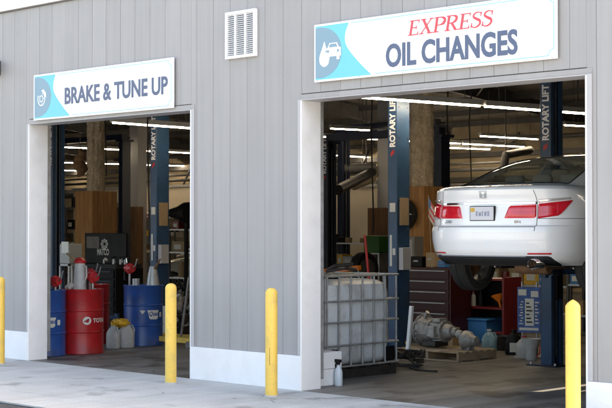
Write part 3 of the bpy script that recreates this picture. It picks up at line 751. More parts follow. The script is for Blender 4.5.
# ================================================================== DRUMS
DP = [(.0, .012), (.272, .012), (.275, 0), (.290, .004), (.290, .018), (.284, .028), (.284, .285), (.290, .292), (.293, .302), (.290, .312), (.284, .319),
      (.284, .575), (.290, .582), (.293, .592), (.290, .602), (.284, .609), (.284, .852), (.290, .862), (.291, .874), (.286, .880), (.276, .876), (.272, .862), (0, .862)]
def drum(loc, m, label, rot, brand, pump=True, lidm=None):
    d = empty('oil_drum', (loc[0], loc[1], 0), label, 'drum', 'steel oil drums in the left bay')
    MB().lathe(DP, 48).build('barrel', m, d, smooth=True)
    MB().cyl((.12, .12, .862), (.12, .12, .885), .03, n=12).cyl((-.15, -.1, .862), (-.15, -.1, .876), .018, n=10).build('bung', steel, d)
    Rr = .2865
    def wrap_at(a0, z0):
        def w_(p):
            a = a0 + p.x / Rr; r = Rr + p.z + (.0012 if abs(p.z) < .0009 else 0)
            return Vector((r * math.sin(a), -r * math.cos(a), z0 + p.y))
        return w_
    def patch(name, poly, m_, a0, z0, lift_=0.0):
        # polygon fan on the drum's curve, finely cut
        b = MB(); cx = sum(p[0] for p in poly) / len(poly); cz = sum(p[1] for p in poly) / len(poly); W_ = wrap_at(a0, z0); vs = []; fs = []
        n = len(poly); rings = 5
        for k in range(rings + 1):
            for p in poly: vs.append(W_(Vector((cx + (p[0] - cx) * k / rings, cz + (p[1] - cz) * k / rings, lift_))))
        for k in range(rings):
            for i in range(n): fs.append((k*n+i, k*n+(i+1) % n, (k+1)*n+(i+1) % n, (k+1)*n+i))
        b.add(vs, fs); o = b.build(name, m_, d, smooth=True); return o
    if brand == 'T':
        ring = [(.055 * math.cos(R(q)), .055 * math.sin(R(q))) for q in range(0, 360, 15)]
        patch('swirl_mark', [(x * 1.05, z) for x, z in ring], paper, rot, .455, .001)
        patch('swirl_core', [(x * .5 + .008 * math.sin(i), z * .42 - .004) for i, (x, z) in enumerate(ring)], m, rot, .455, .002)
        patch('swirl_tail', [(-.05, -.01), (-.02, .012), (.02, .03), (.035, .02), (0, -.0), (-.03, -.02)], lensdark, rot, .455, .003)
        text('lettering', 'TOTAL', .078, paper, d, Matrix.Identity(4), 1.0, .002, .0008, wrap=wrap_at(rot + .085 / Rr, .43))
    else:
        po = [(-.095, .075), (.10, .075), (.085, -.04), (.06, -.06), (-.05, -.055), (-.065, -.03), (-.075, .03)]
        sub = []
        for i in range(len(po)):
            a, b = po[i], po[(i+1) % len(po)]
            for k in range(4): sub.append((a[0] + (b[0]-a[0]) * k / 4, a[1] + (b[1]-a[1]) * k / 4))
        patch('emblem', sub, paper, rot, .445, .001)
        text('lettering', 'Quad', .085, m, d, Matrix.Identity(4), .85, .002, .0008, wrap=wrap_at(rot - .072 / Rr, .44), shear=.3)
        sw_ = [(-.20, .075), (-.12, .072), (-.15, .03), (-.165, .02), (-.175, .03)]
        patch('swoosh', sw_, paper, rot, .445, .001)
        patch('label_square', [(.12, -.03), (.17, -.03), (.17, .04), (.12, .04)], paper, rot, .445, .001)
    return d
def cam_ang(p):    # drum angle (0 = -y) that faces the camera
    v = CAM - Vector((p[0], p[1], CAM.z)); return math.atan2(v.x, -v.y)
D1, D2, D3, D4 = (-5.46, .60), (-5.28, 1.20), (-6.62, 2.30), (-5.88, 2.62)
D2 = (at_depth(83, 19.65).x, at_depth(83, 19.65).y)
D3 = (at_depth(90.5, 21.3).x, at_depth(90.5, 21.3).y); D4 = (at_depth(143.5, 21.0).x, at_depth(143.5, 21.0).y)
drum(D1, drumblue, 'blue oil drum cut off by the white jamb, at the left of the row', cam_ang(D1) + R(12), 'B')
drum(D2, drumred, 'red oil drum with a round white swirl, beside the jamb drum', cam_ang(D2) + R(12), 'T')
drum(D3, drumred, 'red oil drum tucked behind the one with the swirl', cam_ang(D3) - R(150), 'T')
drum(D4, drumblue, 'blue oil drum with white emblem standing alone at right', cam_ang(D4) + R(30), 'B')

def pump(p, z, label, hh=.30, hs=.045):
    o = empty('drum_pump', (p[0], p[1], z), label, 'pump', 'hand pumps on the drums')
    MB().cyl((0, 0, 0), (0, 0, hh), .016, n=10).build('pipe', galv, o, smooth=True)
    MB().lathe([(0, hh + .05), (.03, hh + .05), (.04, hh + .04), (.055, hh), (.055, hh - .07), (.035, hh - .10), (0, hh - .10)], 18).cyl((-.075, 0, hh - .02), (.075, 0, hh - .02), .055, n=16).build('pump_head', redp, o, smooth=True)
    MB().tube([(.06, 0, hh - .02), (.16, -.02, hh + .02), (.20, -.02, hh + .12)], .010).build('handle', steel, o, smooth=True)
    MB().tube([(-.06, 0, hh - .02), (-.13, .02, hh - .02), (-.16, .03, hh - .12), (-.16, .03, hh - .2)], .014).build('spout', rubber, o, smooth=True)
    return o
pump((D1[0] + .19, D1[1] + .04), .863, 'red hand pump on the blue drum by the jamb', .16)
pump((D2[0] - .02, D2[1] + .14), .863, 'red hand pump on the back of the swirl drum', .24)
pump((D2[0] + .20, D2[1] + .02), .863, 'red hand pump on the right of the swirl drum', .20)
pump((D4[0] - .17, D4[1] - .12), .863, 'red hand pump on the lone blue drum', .28)
# yellow funnel in a white jug on the jamb drum
def jug(loc, label, m, h=.30, r=.085, capm=None, cat='jug', handle=True, rz=0, group=None, labm=None):
    o = empty('jug', loc, label, cat, group, rz)
    b = MB(); n = 20; prof = [(r * .92, 0), (r, .02), (r, h * .55), (r * .9, h * .68), (r * .55, h * .84), (r * .30, h * .90), (r * .30, h * .96)]
    b.lathe(prof, n); 
    for i, v in enumerate(b.v): b.v[i] = (v[0] * 1.15, v[1] * .72, v[2])
    b.build('body', m, o, smooth=True)
    if handle: MB().tube([(r * .35, 0, h * .86), (r * .8, 0, h * .88), (r * 1.1, 0, h * .72), (r * 1.05, 0, h * .55)], .011).build('handle', m, o, smooth=True)
    MB().cyl((0, 0, h * .96), (0, 0, h * 1.03), r * .33, n=14).build('cap', capm or redp, o)
    if labm: MB().box(-r * .6, -r * .745, h * .12, r * .6, -r * .70, h * .5).build('label_patch', labm, o)
    return o
jug((D1[0] + .03, D1[1] - .06, .863), 'pale jug holding a yellow funnel on the jamb drum', translucent, .22, .09)
o = empty('funnel', (D1[0] + .04, D1[1] - .06, 1.095), 'yellow plastic funnel upright in the pale jug', 'funnel')
MB().lathe([(.012, 0), (.02, .05), (.085, .10), (.09, .15), (.084, .15), (.078, .10), (.014, .052)], 24, cap=False).build('cone', amber, o, smooth=True)
# tall translucent pitcher with red lid on the swirl drum
o = empty('oil_pitcher', (D2[0] + .07, D2[1] - .10, .863), 'tall cloudy oil pitcher with red lid on the swirl drum', 'pitcher')
MB().lathe([(.085, 0), (.09, .02), (.075, .33), (.07, .37)], 24).build('body', translucent, o, smooth=True)
MB().lathe([(.08, .37), (.085, .40), (.05, .44), (0, .45)], 20).build('lid', redp, o, smooth=True)
MB().tube([(.07, 0, .34), (.14, 0, .33), (.15, 0, .2), (.085, 0, .08)], .012).build('handle', translucent, o, smooth=True)
MB().tube([(-.05, 0, .38), (-.14, .0, .43), (-.30, .0, .50)], [.03, .022, .014]).build('spout', card, o, smooth=True)
# rags and pale bits on the swirl drum
for i, (dx, dy, s_) in enumerate(((-.12, -.12, 1.0),)):
    o = tag(MB().tube([(-.10, 0, .02), (-.04, .02, .05), (.02, -.02, .03), (.07, .01, .06), (.11, 0, .02)], [.03, .045, .035, .04, .02]).build('rag', paper, loc=(D2[0] + dx, D2[1] + dy, .866), smooth=True), 'crumpled white rag lying on the swirl drum', 'rag')
# galvanised can and cone measure on the lone blue drum
o = tag(MB().lathe([(.055, 0), (.055, .11), (.05, .11), (.05, .02), (0, .02)], 22).build('tin_can', galv, loc=(D4[0] - .02, D4[1] - .12, .863), smooth=True), 'small open tin can on the lone blue drum', 'can')
o = empty('oil_measure', (D4[0] + .17, D4[1] + .04, .863), 'conical galvanised oil measure with long spout on the blue drum', 'measure')
MB().lathe([(.10, 0), (.10, .02), (.055, .27), (.05, .29)], 24).build('body', galv, o, smooth=True)
MB().tube([(.03, 0, .24), (.09, .0, .31), (.17, .0, .40)], [.025, .018, .012]).build('spout', wooddark, o, smooth=True)
# pair of milky jugs on the floor with amber tray over them
g1 = on_ground(113.5, 348); g2 = on_ground(126.5, 347.3)
jug(g1, 'milky plastic jug on the floor beside the red drums', translucent, .34, .11, amber, group='milky jugs under an amber bottle')
jug(g2, 'milky plastic jug on the floor beside the lone blue drum', translucent, .36, .105, amber, rz=R(60), group='milky jugs under an amber bottle')
gm = (g1 + g2) / 2 + Vector((-.02, .03, 0))
b = MB(); n_, m_ = 18, 9; dv = (g2 - g1).normalized()
for j_ in range(m_ + 1):
    for i_ in range(n_):
        a_ = 2 * math.pi * i_ / n_; t_ = math.pi * j_ / m_
        k_ = 1 + .35 * noise.noise(Vector((math.cos(a_) * 2, math.sin(a_) * 2, t_ * 2)) * 1.7)
        u_ = .15 * math.sin(t_) * math.cos(a_) * k_; v_ = .09 * math.sin(t_) * math.sin(a_) * k_
        b.v.append((dv.x * u_ - dv.y * v_, dv.y * u_ + dv.x * v_, .085 * math.cos(t_) * k_ * .75))
b.f = [(j_*n_+i_, j_*n_+(i_+1) % n_, (j_+1)*n_+(i_+1) % n_, (j_+1)*n_+i_) for j_ in range(m_) for i_ in range(n_)]
tag(b.build('plastic_bag', mat('amber_film', (.62, .36, .03), .18, 0, .4, 16, .5, 20), loc=(gm.x, gm.y, .35)), 'crumpled amber plastic bag lying across the two milky jugs', 'bag')

# ================================================================== BLACK TOOL CHEST with raised lid
p_, t_ = at_y(84, 5.2)
tc = empty('tool_chest', (p_.x, 4.9, 0), 'large black tool chest with white round logo on its raised lid', 'tool chest')
W_ = at_y(128, 5.2)[0].x - p_.x; zt = zpx(233, t_)
MB().box(0, .03, .1, W_, .65, 1.0).build('cabinet', blackm, tc, bevel=.01)
MB().box(0.0, .04, 1.0, W_, .62, 1.07).build('work_top', rubber, tc)
MB().box(0.02, .30, 1.07, W_ - .05, .34, zt).build('lid', blackm, tc, bevel=.01)
for k in range(5):
    o = MB().box(.04, .008, .14 + k * .17, W_ - .04, .028, .29 + k * .17).build('drawer', blackm, tc, bevel=.005)
    MB().box(.1, -.008, .255 + k * .17, W_ - .1, .0065, .27 + k * .17).build('drawer_handle', liftdark, o)
for sx in (.1, W_ - .1):
    for sy in (.12, .55): MB().cyl((sx - .02, sy, .05), (sx + .02, sy, .05), .05, n=16).build('caster', rubber, tc)
kx = W_ / 44.0
def tl(px, py): return ((px - 84) * kx, 1.0 * zpx(py, t_))
b = MB(); y_ = .2985; cx, cz = tl(105, 243.8)
for rr in (.075, .045):
    ring = [(cx + rr * 1.15 * math.cos(R(q)), cz + rr * math.sin(R(q))) for q in range(0, 361, 18)]; stroke(b, ring, [.018] * len(ring), y_ - .001 * (rr > .06), .0006)
for q in range(8):
    stroke(b, [(cx + .09 * math.cos(q * .785), cz + .085 * math.sin(q * .785)), (cx + .11 * math.cos(q * .785), cz + .10 * math.sin(q * .785))], [.025, .018], y_ - .0025, .0006)
b.build('round_logo', paper, tc)
x_, z_ = tl(97.5, 254.6)
text('lettering', 'MATCO', .16, paper, tc, face_front(x_, y_, z_), .62, .004)
a_, b_ = tl(87, 248), tl(99.5, 236.5)
MB().box(a_[0], y_ - .002, a_[1], b_[0], y_, b_[1]).build('paper_sheet', mat('old_sheet', (.16, .14, .12), .7, 0, .3, 12), tc)
# tools laid out on the chest
def pxy(px, y, z): q, _ = at_y(px, y); return (q.x, y, z)
for i, (px, dz, kind) in enumerate(((104, .0, 'w'), (114, 0, 'm'), (121, 0, 'm'), (125.5, 0, 'm'))):
    q = pxy(px, 5.08, 1.073)
    if kind == 'w':
        tag(MB().tube([(0, 0, .01), (.01, 0, .07), (.05, 0, .10), (.10, 0, .06)], .022).build('hose_coil', paper, loc=q, smooth=True), 'short white curled hose on top of the black tool chest', 'hose')
    else:
        lab = ['chrome spray gun on the tool chest, left of the bottle cluster', 'chrome spray gun on the tool chest, in the middle', 'chrome spray gun on the tool chest, at the right end'][i - 1]
        o = empty('spray_gun', q, lab, 'tool', 'chrome tools on the black chest')
        MB().cyl((0, 0, 0.0), (0, 0, .09), .03, n=12).build('cup', galv, o, smooth=True)
        MB().tube([(-.06, 0, .12), (0, 0, .13), (.07, 0, .12)], .016).build('barrel', chrome, o, smooth=True)
        MB().tube([(.03, 0, .12), (.05, 0, .03)], .012).build('grip', chrome, o, smooth=True)
# rack behind drums with clear tote and paper
p_ = at_depth(71, 22.5)
o = empty('bin_stand', (p_.x, p_.y, 0), 'pale plastic bin with white paper on a stand behind the red drum', 'bin')
MB().box(-.13, -.13, 0, -.10, -.10, 1.15).box(.10, -.13, 0, .13, -.10, 1.15).box(-.13, .10, 0, -.10, .13, 1.15).box(.10, .10, 0, .13, .13, 1.15).box(-.13, -.13, 1.12, .13, .13, 1.15).build('frame', galv, o)
MB().box(-.13, -.13, 1.151, .13, .13, 1.47).build('bin', mat('smoky_plastic', (.30, .31, .30), .35), o, bevel=.02)
MB().box(-.06, -.138, 1.32, .12, -.132, 1.50).build('paper_note', paper, o)

# ================================================================== IBC TOTE
ib = empty('caged_tank', (-.5, .9, 0), 'cloudy white liquid tank in a steel cage on a pallet', 'tank')
LX, LY = -1.0, 1.2
pb = MB()
for q in (0, .45, .9): pb.box(LX + q * 1.0, 0, 0.0, LX + q * 1.0 + .1, LY, .10)
for q in range(6): pb.box(LX, q * .22, .1005, 0, q * .22 + .10, .125)
pb.build('pallet', greasy, ib, bevel=.004)
tk = MB(); n = 40; prof = []
import bmesh
bm_ = [(-.03, .16), (.0, .16)]
tz = [.14, .17, .22, .45, .75, .98, 1.06, 1.10, 1.115]; ti = [.10, .05, .03, .022, .022, .03, .06, .12, .2]
for z, ins in zip(tz, ti):
    for i in range(n):
        a = 2 * math.pi * i / n; e_ = .28
        cx = math.copysign(abs(math.cos(a)) ** e_, math.cos(a)); cy = math.copysign(abs(math.sin(a)) ** e_, math.sin(a))
        bul = .006 * math.sin(z * 26)
        tk.v.append((LX / 2 + cx * (.5 - ins + bul), LY / 2 + cy * (.6 - ins + bul), z))
m = len(tz)
tk.f += [(j*n+i, j*n+(i+1) % n, (j+1)*n+(i+1) % n, (j+1)*n+i) for j in range(m-1) for i in range(n)] + [tuple(range(n))[::-1], tuple(range((m-1)*n, m*n))]
tk.build('bottle', ibcp, ib, smooth=True)
cg = MB()
def bars(p, q): cg.tube([p, q], .0115, 8)
for i in range(7):
    y = .008 + i * (LY - .016) / 6
    for x in (0.006, LX - .006): bars((x, y, .13), (x, y, 1.17))
for i in range(6):
    x = LX + .01 + i * (1.0 - .02) / 5
    for y in (-.006, LY + .006): bars((x, y, .13), (x, y, 1.17))
for z in (.14, .38, .64, .88, 1.165):
    r_ = 0.016
    bars((r_, -.016, z), (r_, LY + .016, z)); bars((LX - r_, -.016, z), (LX - r_, LY + .016, z)); bars((LX - r_, -.016, z), (r_, -.016, z)); bars((LX - r_, LY + .016, z), (r_, LY + .016, z))
for x in (LX * .3, LX * .7): bars((x, -.01, 1.166), (x, LY + .01, 1.166))
cg.build('cage', galv, ib, smooth=True)
MB().cyl((LX / 2, LY / 2, 1.10), (LX / 2, LY / 2, 1.16), .11, n=24).build('lid', blackm, ib)
MB().cyl((.0, .11, .30), (.05, .11, .30), .045, n=16).build('valve', blackm, ib)
MB().box(.018, .99, .16, .021, 1.14, .33).build('dark_plate', blackm, ib)
# orange hose / straps heap on the tank
tag(MB().tube([(-.2, .2, .03), (-.05, .35, .07), (-.1, .6, .05), (-.3, .7, .08), (-.35, .4, .05), (-.15, .3, .1), (-.05, .5, .12)], .018).build('air_hose', greasy, loc=(-.55, .95, 1.18), smooth=True), 'dark air hose dropped on top of the caged tank', 'hose')

# white blocks + spray bottle by the jamb
for k, (z0, lab) in enumerate(((0, 'white foam block at the jamb, lower of two'), (.182, 'white foam block at the jamb, upper of two'))):
    o = tag(MB().box(-.33, 0, 0, 0, .36 if k == 0 else .375, .18).build('foam_block', white, loc=(-.13 + .01 * k, .385 - .01 * k, z0), bevel=.008), lab, 'block', 'white blocks stacked by the jamb')
g = on_ground(338.5, 385.3)
o = empty('spray_bottle', g, 'clear spray bottle with black trigger beside the white blocks', 'bottle')
MB().lathe([(.042, 0), (.045, .01), (.045, .14), (.035, .18), (.016, .21), (.016, .225)], 22).build('body', mat('clear_bottle', (.55, .62, .68), .25), o, smooth=True)
MB().cyl((0, 0, .225), (0, 0, .25), .02, n=12).box(-.05, -.013, .25, .035, .013, .285).build('spray_head', blackm, o, bevel=.004)
MB().tube([(-.03, 0, .25), (-.045, 0, .22), (-.04, 0, .19)], .007).build('trigger', blackm, o)

# ================================================================== PALLET + TRANSMISSION
PX, PY, pw, pd = -1.86, 3.66, 1.05, .82
pl = empty('pallet', (PX, PY, 0), 'weathered wooden pallet carrying the transmission', 'pallet')
for q in (0, .5, 1.0): MB().box(q * (pw - .04), .012, .018, q * (pw - .04) + .04, pd - .012, .108).build('stringer', palletw, pl, bevel=.003)
dk = MB()
for q in range(6): dk.box(0, q * (pd - .09) / 5, .1085, pw, q * (pd - .09) / 5 + .09, .128)
for q in (0, .5, 1): dk.box(0, q * (pd - .09), 0.001, pw, q * (pd - .09) + .09, .0175)
dk.build('deck', palletw, pl, bevel=.003)
tr = empty('transmission', (PX + .16, PY + .38, .1285), 'grey cast transmission with bell housing lying on the pallet', 'gearbox')
b = MB()
prof = [(.0, .01), (.20, .01), (.20, 0), (.232, 0), (.232, .03), (.212, .035), (.205, .08), (.19, .13), (.165, .19), (.15, .24), (.168, .245), (.168, .27), (.145, .275), (.14, .40), (.138, .52), (.155, .525), (.155, .55), (.11, .56), (.09, .64), (.085, .70), (.06, .715), (.055, .80), (0, .80)]
b.lathe(prof, 28, (0, 0, .232), 'x')
for i, v in enumerate(b.v):
    k = 1 + .05 * noise.noise(Vector(v) * 9); b.v[i] = (v[0], v[1] * k, .232 + (v[2] - .232) * k * (.92 if v[2] > .232 else .98) )
b.build('casing', alu, tr, smooth=True)
rb = MB()
for q in range(14):
    a = q * .4488 + .2
    rb.bar((.275, .148 * math.cos(a), .232 + .144 * math.sin(a)), (.52, .141 * math.cos(a), .232 + .137 * math.sin(a)), .010, .016)
    if q % 2: rb.bar((.03, .214 * math.cos(a), .232 + .20 * math.sin(a)), (.24, .156 * math.cos(a), .232 + .15 * math.sin(a)), .012, .02)
rb.box(.30, -.19, .16, .46, -.12, .30); rb.box(.36, -.10, .36, .50, .06, .40)
rb.build('rib', alu, tr)
bo = MB()
for q in range(12): bo.cyl((-.012, .215 * math.cos(q * .5236), .232 + .205 * math.sin(q * .5236)), (.06, .215 * math.cos(q * .5236), .232 + .205 * math.sin(q * .5236)), .014, n=8)
bo.build('bolt', steel, tr)
MB().box(.12, -.14, .02, .44, .14, .10).build('oil_pan', greasy, tr, bevel=.015)
MB().cyl((.10, -.05, .40), (.16, -.05, .48), .03, n=12).build('fitting', steel, tr, smooth=True); MB().cyl((.3, .08, .34), (.36, .1, .37), .025, n=12).build('fitting', steel, tr, smooth=True)
MB().lathe([(0, 0), (.05, 0), (.06, .02), (.05, .12), (.0, .12)], 16, (.80, 0, .2), 'x').build('output_shaft', alu, tr, smooth=True)
tr.scale = (.72, 1.0, .98)
g = on_ground(471, 350)
o = empty('cast_housing', (PX + .84, PY + .40, .1285), 'small grey cast housing at the right end of the pallet', 'engine part')
b = MB(); b.lathe([(0, 0), (.10, 0), (.13, .04), (.12, .10), (.07, .16), (.06, .22), (0, .22)], 20, (-.02, 0, .12), 'x'); b.build('casting', alu, o, smooth=True)
MB().box(-.02, -.06, .0, .12, .06, .04).build('foot', alu, o, bevel=.01)

# floor items in the right bay
jug(on_ground(489, 352.3), 'blue washer fluid jug on the floor right of the pallet', bluegrey, .31, .095, paper, rz=R(20))
jug(on_ground(513.5, 354.5), 'black oil jug with white and red label under the car', blackm, .33, .10, blackm, rz=R(40), labm=paper)
g = on_ground(514.5, 354.5)
p_ = at_depth(478, 21.6)
o = empty('storage_bin', (p_.x, p_.y, 0), 'blue plastic bin behind the transmission', 'bin')
MB().box(-.3, -.2, 0, .3, .2, .33).build('body', bluebin, o, bevel=.02); MB().box(-.32, -.22, .3305, .32, .22, .36).build('rim', bluebin, o, bevel=.008)
# red service cart with orange funnel
p_ = at_depth(498, 21.5); zt = 1.0
rc = empty('service_cart', (p_.x - .15, p_.y, 0), 'red steel service cart under the raised sedan', 'cart')
for sx in (-1, 1): MB().box(sx * .42, -.22, .12, sx * .385, .22, .98).build('side_panel', redcab, rc)
MB().box(-.384, -.22, .14, .384, .22, .17).box(-.384, -.22, .5, .384, .22, .53).box(-.384, -.22, .93, .384, .22, .96).build('shelf', redcab, rc)
MB().box(-.384, .20, .171, .384, .219, .929).build('back_panel', blackm, rc)
for sx in (-.36, .36):
    for sy in (-.18, .18): MB().cyl((sx - .02, sy, .06), (sx + .02, sy, .06), .06, n=16).build('caster', rubber, rc)
o = tag(MB().lathe([(.015, 0), (.02, .08), (.10, .17), (.105, .19), (.098, .19), (.015, .09)], 24, cap=False).build('funnel', orange, loc=(p_.x + .08, p_.y - .05, .53), smooth=True), 'orange funnel standing on the red service cart', 'funnel')
o.rotation_euler = (R(0), R(-15), 0)
for i, (dx, h, m_, lab) in enumerate(((-.28, .22, paper, 'white bottle on the middle shelf of the red cart'), (-.14, .25, blackm, 'black bottle on the middle shelf of the red cart'))):
    o = empty('bottle', (p_.x - .15 + dx, p_.y - .05, .53), lab, 'bottle')
    MB().lathe([(.04, 0), (.042, .01), (.04, h * .7), (.015, h * .85), (.015, h)], 16).build('body', m_, o, smooth=True)
    MB().cyl((0, 0, h), (0, 0, h + .025), .018, n=10).build('cap', redp, o)
# hanging service poster on a stand
p_ = at_depth(528.5, 18.9)
po = empty('poster_stand', (p_.x, p_.y, 0), 'blue and white printed board on a stand left of the rear lift post', 'display', rz=R(20))
MB().cyl((-.1, .04, 0), (-.1, .04, 1.0), .014, n=8).cyl((.1, .04, 0), (.1, .04, 1.0), .014, n=8).box(-.18, -.1, 0, .18, .15, .02).build('legs', steel, po)
MB().box(-.155, 0, .33, .155, .02, .93).build('board', mat('poster_blue', (.03, .09, .30), .5, 0, .4, 14), po)
b = MB(); b.box(-.05, -.003, .42, .07, -.0005, .78).box(-.14, -.003, .82, -.03, -.0005, .90).box(.03, -.003, .80, .13, -.0005, .88).box(-.13, -.003, .36, .13, -.0005, .395)
for q in range(9): b.box(-.13 + (q % 3) * .012, -.0028, .44 + q * .036, -.075 - (q % 2) * .012, -.0006, .455 + q * .036)
for q in range(7): b.box(.085, -.0028, .45 + q * .045, .135 - (q % 3) * .01, -.0006, .47 + q * .045)
b.build('print_block', paper, po)
for q in range(6): MB().box(-.035, -.0048, .46 + q * .05, .05 - (q % 3) * .02, -.0032, .478 + q * .05).build('print_line', blackm, po)
jug(on_ground(524, 357.5), 'pale jug with red handle below the printed board', translucent, .28, .10, redp, rz=R(30))
o = empty('oil_drain_can', on_ground(531, 360), 'white funnel topped drain can in front of the printed board', 'can')
MB().lathe([(.06, 0), (.075, .03), (.075, .16), (.13, .26), (.135, .28), (.125, .28), (.06, .16)], 24).build('body', translucent, o, smooth=True)
MB().tube([(.08, 0, .05), (.13, 0, .1), (.13, 0, .2)], .008).build('handle', redp, o)

# red tool cabinet beyond the front post
p_ = at_depth(427, 21.5); 
tb = empty('tool_cabinet', (p_.x, p_.y, 0), 'dark red roller tool cabinet with drawers left of the sedan', 'tool cabinet')
MB().box(-.55, 0, .12, .45, .5, 1.12).build('body', maroon, tb, bevel=.01)
for k in range(6):
    o = MB().box(-.52, -.018, .15 + k * .16, .42, -.002, .295 + k * .16).build('drawer', maroon, tb, bevel=.004)
    MB().box(-.46, -.034, .265 + k * .16, .36, -.0185, .28 + k * .16).build('drawer_handle', galv, o)
for sx in (-.45, .35):
    for sy in (.1, .4): MB().cyl((sx - .02, sy, .06), (sx + .02, sy, .06), .06, n=14).build('caster', rubber, tb)
for i, (dx, wd, hh, m_, lab) in enumerate(((-.45, .22, .16, blackm, 'black case on the maroon tool cabinet, at its left end'), (-.15, .16, .22, card, 'brown carton on the maroon tool cabinet beside the black case'),
        (.08, .14, .10, bluebin, 'small blue tray on top of the maroon tool cabinet'))):
    o = empty('parts_box', (tb.location.x + dx, tb.location.y + .15, 1.121), lab, 'box'); MB().box(0, 0, 0, wd, .2, hh).build('case', m_, o, bevel=.008); MB().box(wd * .3, -.012, hh * .5, wd * .7, -.001, hh * .62).build('latch', steel, o)
# black tyre hung on the plywood column
def tyre_mesh(r=.32, w=.2):
    return MB().lathe([(r - .11, -w/2 + .02), (r - .09, -w/2), (r - .02, -w/2 + .005), (r, -w/2 + .03), (r, -.012), (r - .008, -.008), (r - .008, .008), (r, .012), (r, w/2 - .03), (r - .02, w/2 - .005), (r - .09, w/2), (r - .11, w/2 - .02), (r - .10, 0)], 40, axis='x', cap=False)
q = pR
o = empty('hose_reel', (q.x - .35, q.y - .11, 1.95), 'black hose reel mounted on the right plywood column', 'hose reel')
rr = MB()
for k in range(3): rr.lathe([(.24 - .035 * k, -.07), (.26 - .035 * k, -.04), (.26 - .035 * k, .04), (.24 - .035 * k, .07)], 30, axis='y', cap=False)
rr.build('coiled_hose', rubber, o, smooth=True)
MB().cyl((0, -.09, 0), (0, .095, 0), .05, n=16).bar((-.24, -.085, 0), (.24, -.085, 0), .02, .02).bar((0, -.085, -.24), (0, -.085, .24), .02, .02).build('hub', steel, o)
MB().tube([(.05, -.05, -.25), (.08, -.1, -.5), (.02, -.1, -.9), (.06, -.1, -1.2)], .012).build('hose_tail', rubber, o)
o = empty('wall_cabinet', (q.x - .24, q.y - .14, 1.15), 'grey metal box fixed low on the right plywood column', 'box')
MB().box(-.22, -.12, 0, .24, .125, .42).build('box', mat('grey_box', (.25, .24, .22), .6, 0, .1, 5), o, bevel=.008)
MB().box(-.18, -.128, .05, .2, -.122, .37).build('door', trim_grey, o)
# small flag
q, t_ = at_y(433, 3.2)
fl_ = empty('small_flag', (tb.location.x + .35, tb.location.y + .1, 1.12), 'small red and white striped flag on a stick by the tail light', 'flag')
q = at_depth(429.5, 21.2); fl_.location = (q.x, q.y + .05, 1.12)
MB().cyl((0, 0, 0), (-.06, 0, 1.08), .006, n=6).build('stick', palletw, fl_)
for k in range(6):
    z1 = 1.05 - k * .05
    MB().add([(-.06 + .0*k, -.002, z1), (-.06, -.002, z1 - .05), (.03, .02, z1 - .19), (.12, 0, z1 - .30), (.12, 0, z1 - .25), (.03, .02, z1 - .14)], [(0, 1, 2, 5), (5, 2, 3, 4)]).build('stripe', signred if k % 2 == 0 else paper, fl_)
MB().add([(-.061, -.006, 1.055), (-.061, -.006, .92), (-.02, .004, .86), (-.02, .004, .995)], [(0, 1, 2, 3)]).build('canton', bluebin, fl_)

g = at_depth(407.5, 18.2)
o = tag(MB().box(-.025, -.02, 0, .025, .02, .60).build('white_board_offcut', signwhite, loc=(g.x, g.y, .12), bevel=.004), 'narrow white board standing at the foot of the front post', 'board'); o.rotation_euler = (R(-4), R(3), 0)
g = at_depth(403, 17.6)
o = empty('cable_heap', (g.x, g.y, 0), 'tangle of black hose on the floor beside the caged tank', 'hose')
rnd = random.Random(4); pts = []
for k in range(90):
    a = k * .42; rr_ = .10 + .13 * rnd.random() + .05 * math.sin(k * .3)
    pts.append((rr_ * 1.5 * math.cos(a), rr_ * math.sin(a), .02 + .22 * abs(math.sin(k * .11)) * rnd.uniform(.5, 1)))
MB().tube(pts, .013, 7).build('hose', rubber, o, smooth=True)
pts = [(.2, -.1, .02), (.45, -.25, .013), (.7, -.2, .013)]
MB().tube([(x, y, .013) for x, y in curve([(p[0], p[1]) for p in pts], 6)], .011, 7).build('cable', rubber, o, smooth=True)
for i, (px, py, hh, m_, lab) in enumerate(((444, 345, .26, card, 'brown carton on the floor behind the transmission'), (456, 341, .34, paper, 'white sack standing behind the transmission'),
        (430, 341, .22, trim_grey, 'grey pan stood on edge behind the pallet'), (500, 350, .20, greasy, 'greasy black pan between the blue jug and oil jug'))):
    g = on_ground(px, py); o = empty('floor_clutter', g, lab, 'box')
    if m_ is paper: MB().lathe([(.12, 0), (.15, .03), (.14, .2), (.10, .30), (.04, .34), (0, .34)], 20).build('sack', m_, o, smooth=True)
    elif m_ is trim_grey or m_ is greasy: MB().lathe([(.0, .01), (.14, .01), (.17, hh * .8), (.18, hh), (.165, hh), (.13, .03), (0, .03)], 24, cap=False).build('pan', m_, o, smooth=True)
    else: MB().box(-.2, -.12, 0, .2, .12, hh).build('carton', m_, o, bevel=.008, rz=R(12)); 
# cables hanging from the lift beams and roof
for i, (px, Z_, z0, z1, lab) in enumerate(((372, 26, 1.6, 4.2, 'black air line hanging left of the front lift post'), (448, 27, 2.3, 4.3, 'black cable drop above the trunk of the white sedan'),
        (470, 31, 2.6, 4.4, 'cable drop right of the dark second row post'), (105, 27, 2.7, 4.3, 'cable drop beside the left foam column'), (148, 21, 1.5, 4.0, 'hose drop left of the lettered post in left bay'))):
    p = at_depth(px, Z_); z1 = roof_z(min(21, max(.3, p.y))) - .05
    tag(MB().tube([(0, 0, z1), (.03, .02, z1 - .8), (-.02, 0, (z0 + z1) / 2), (.04, 0, z0 + .2), (0, .02, z0)], .014, 7).build('air_line', rubber, loc=(p.x, p.y, 0), smooth=True), lab, 'air line')

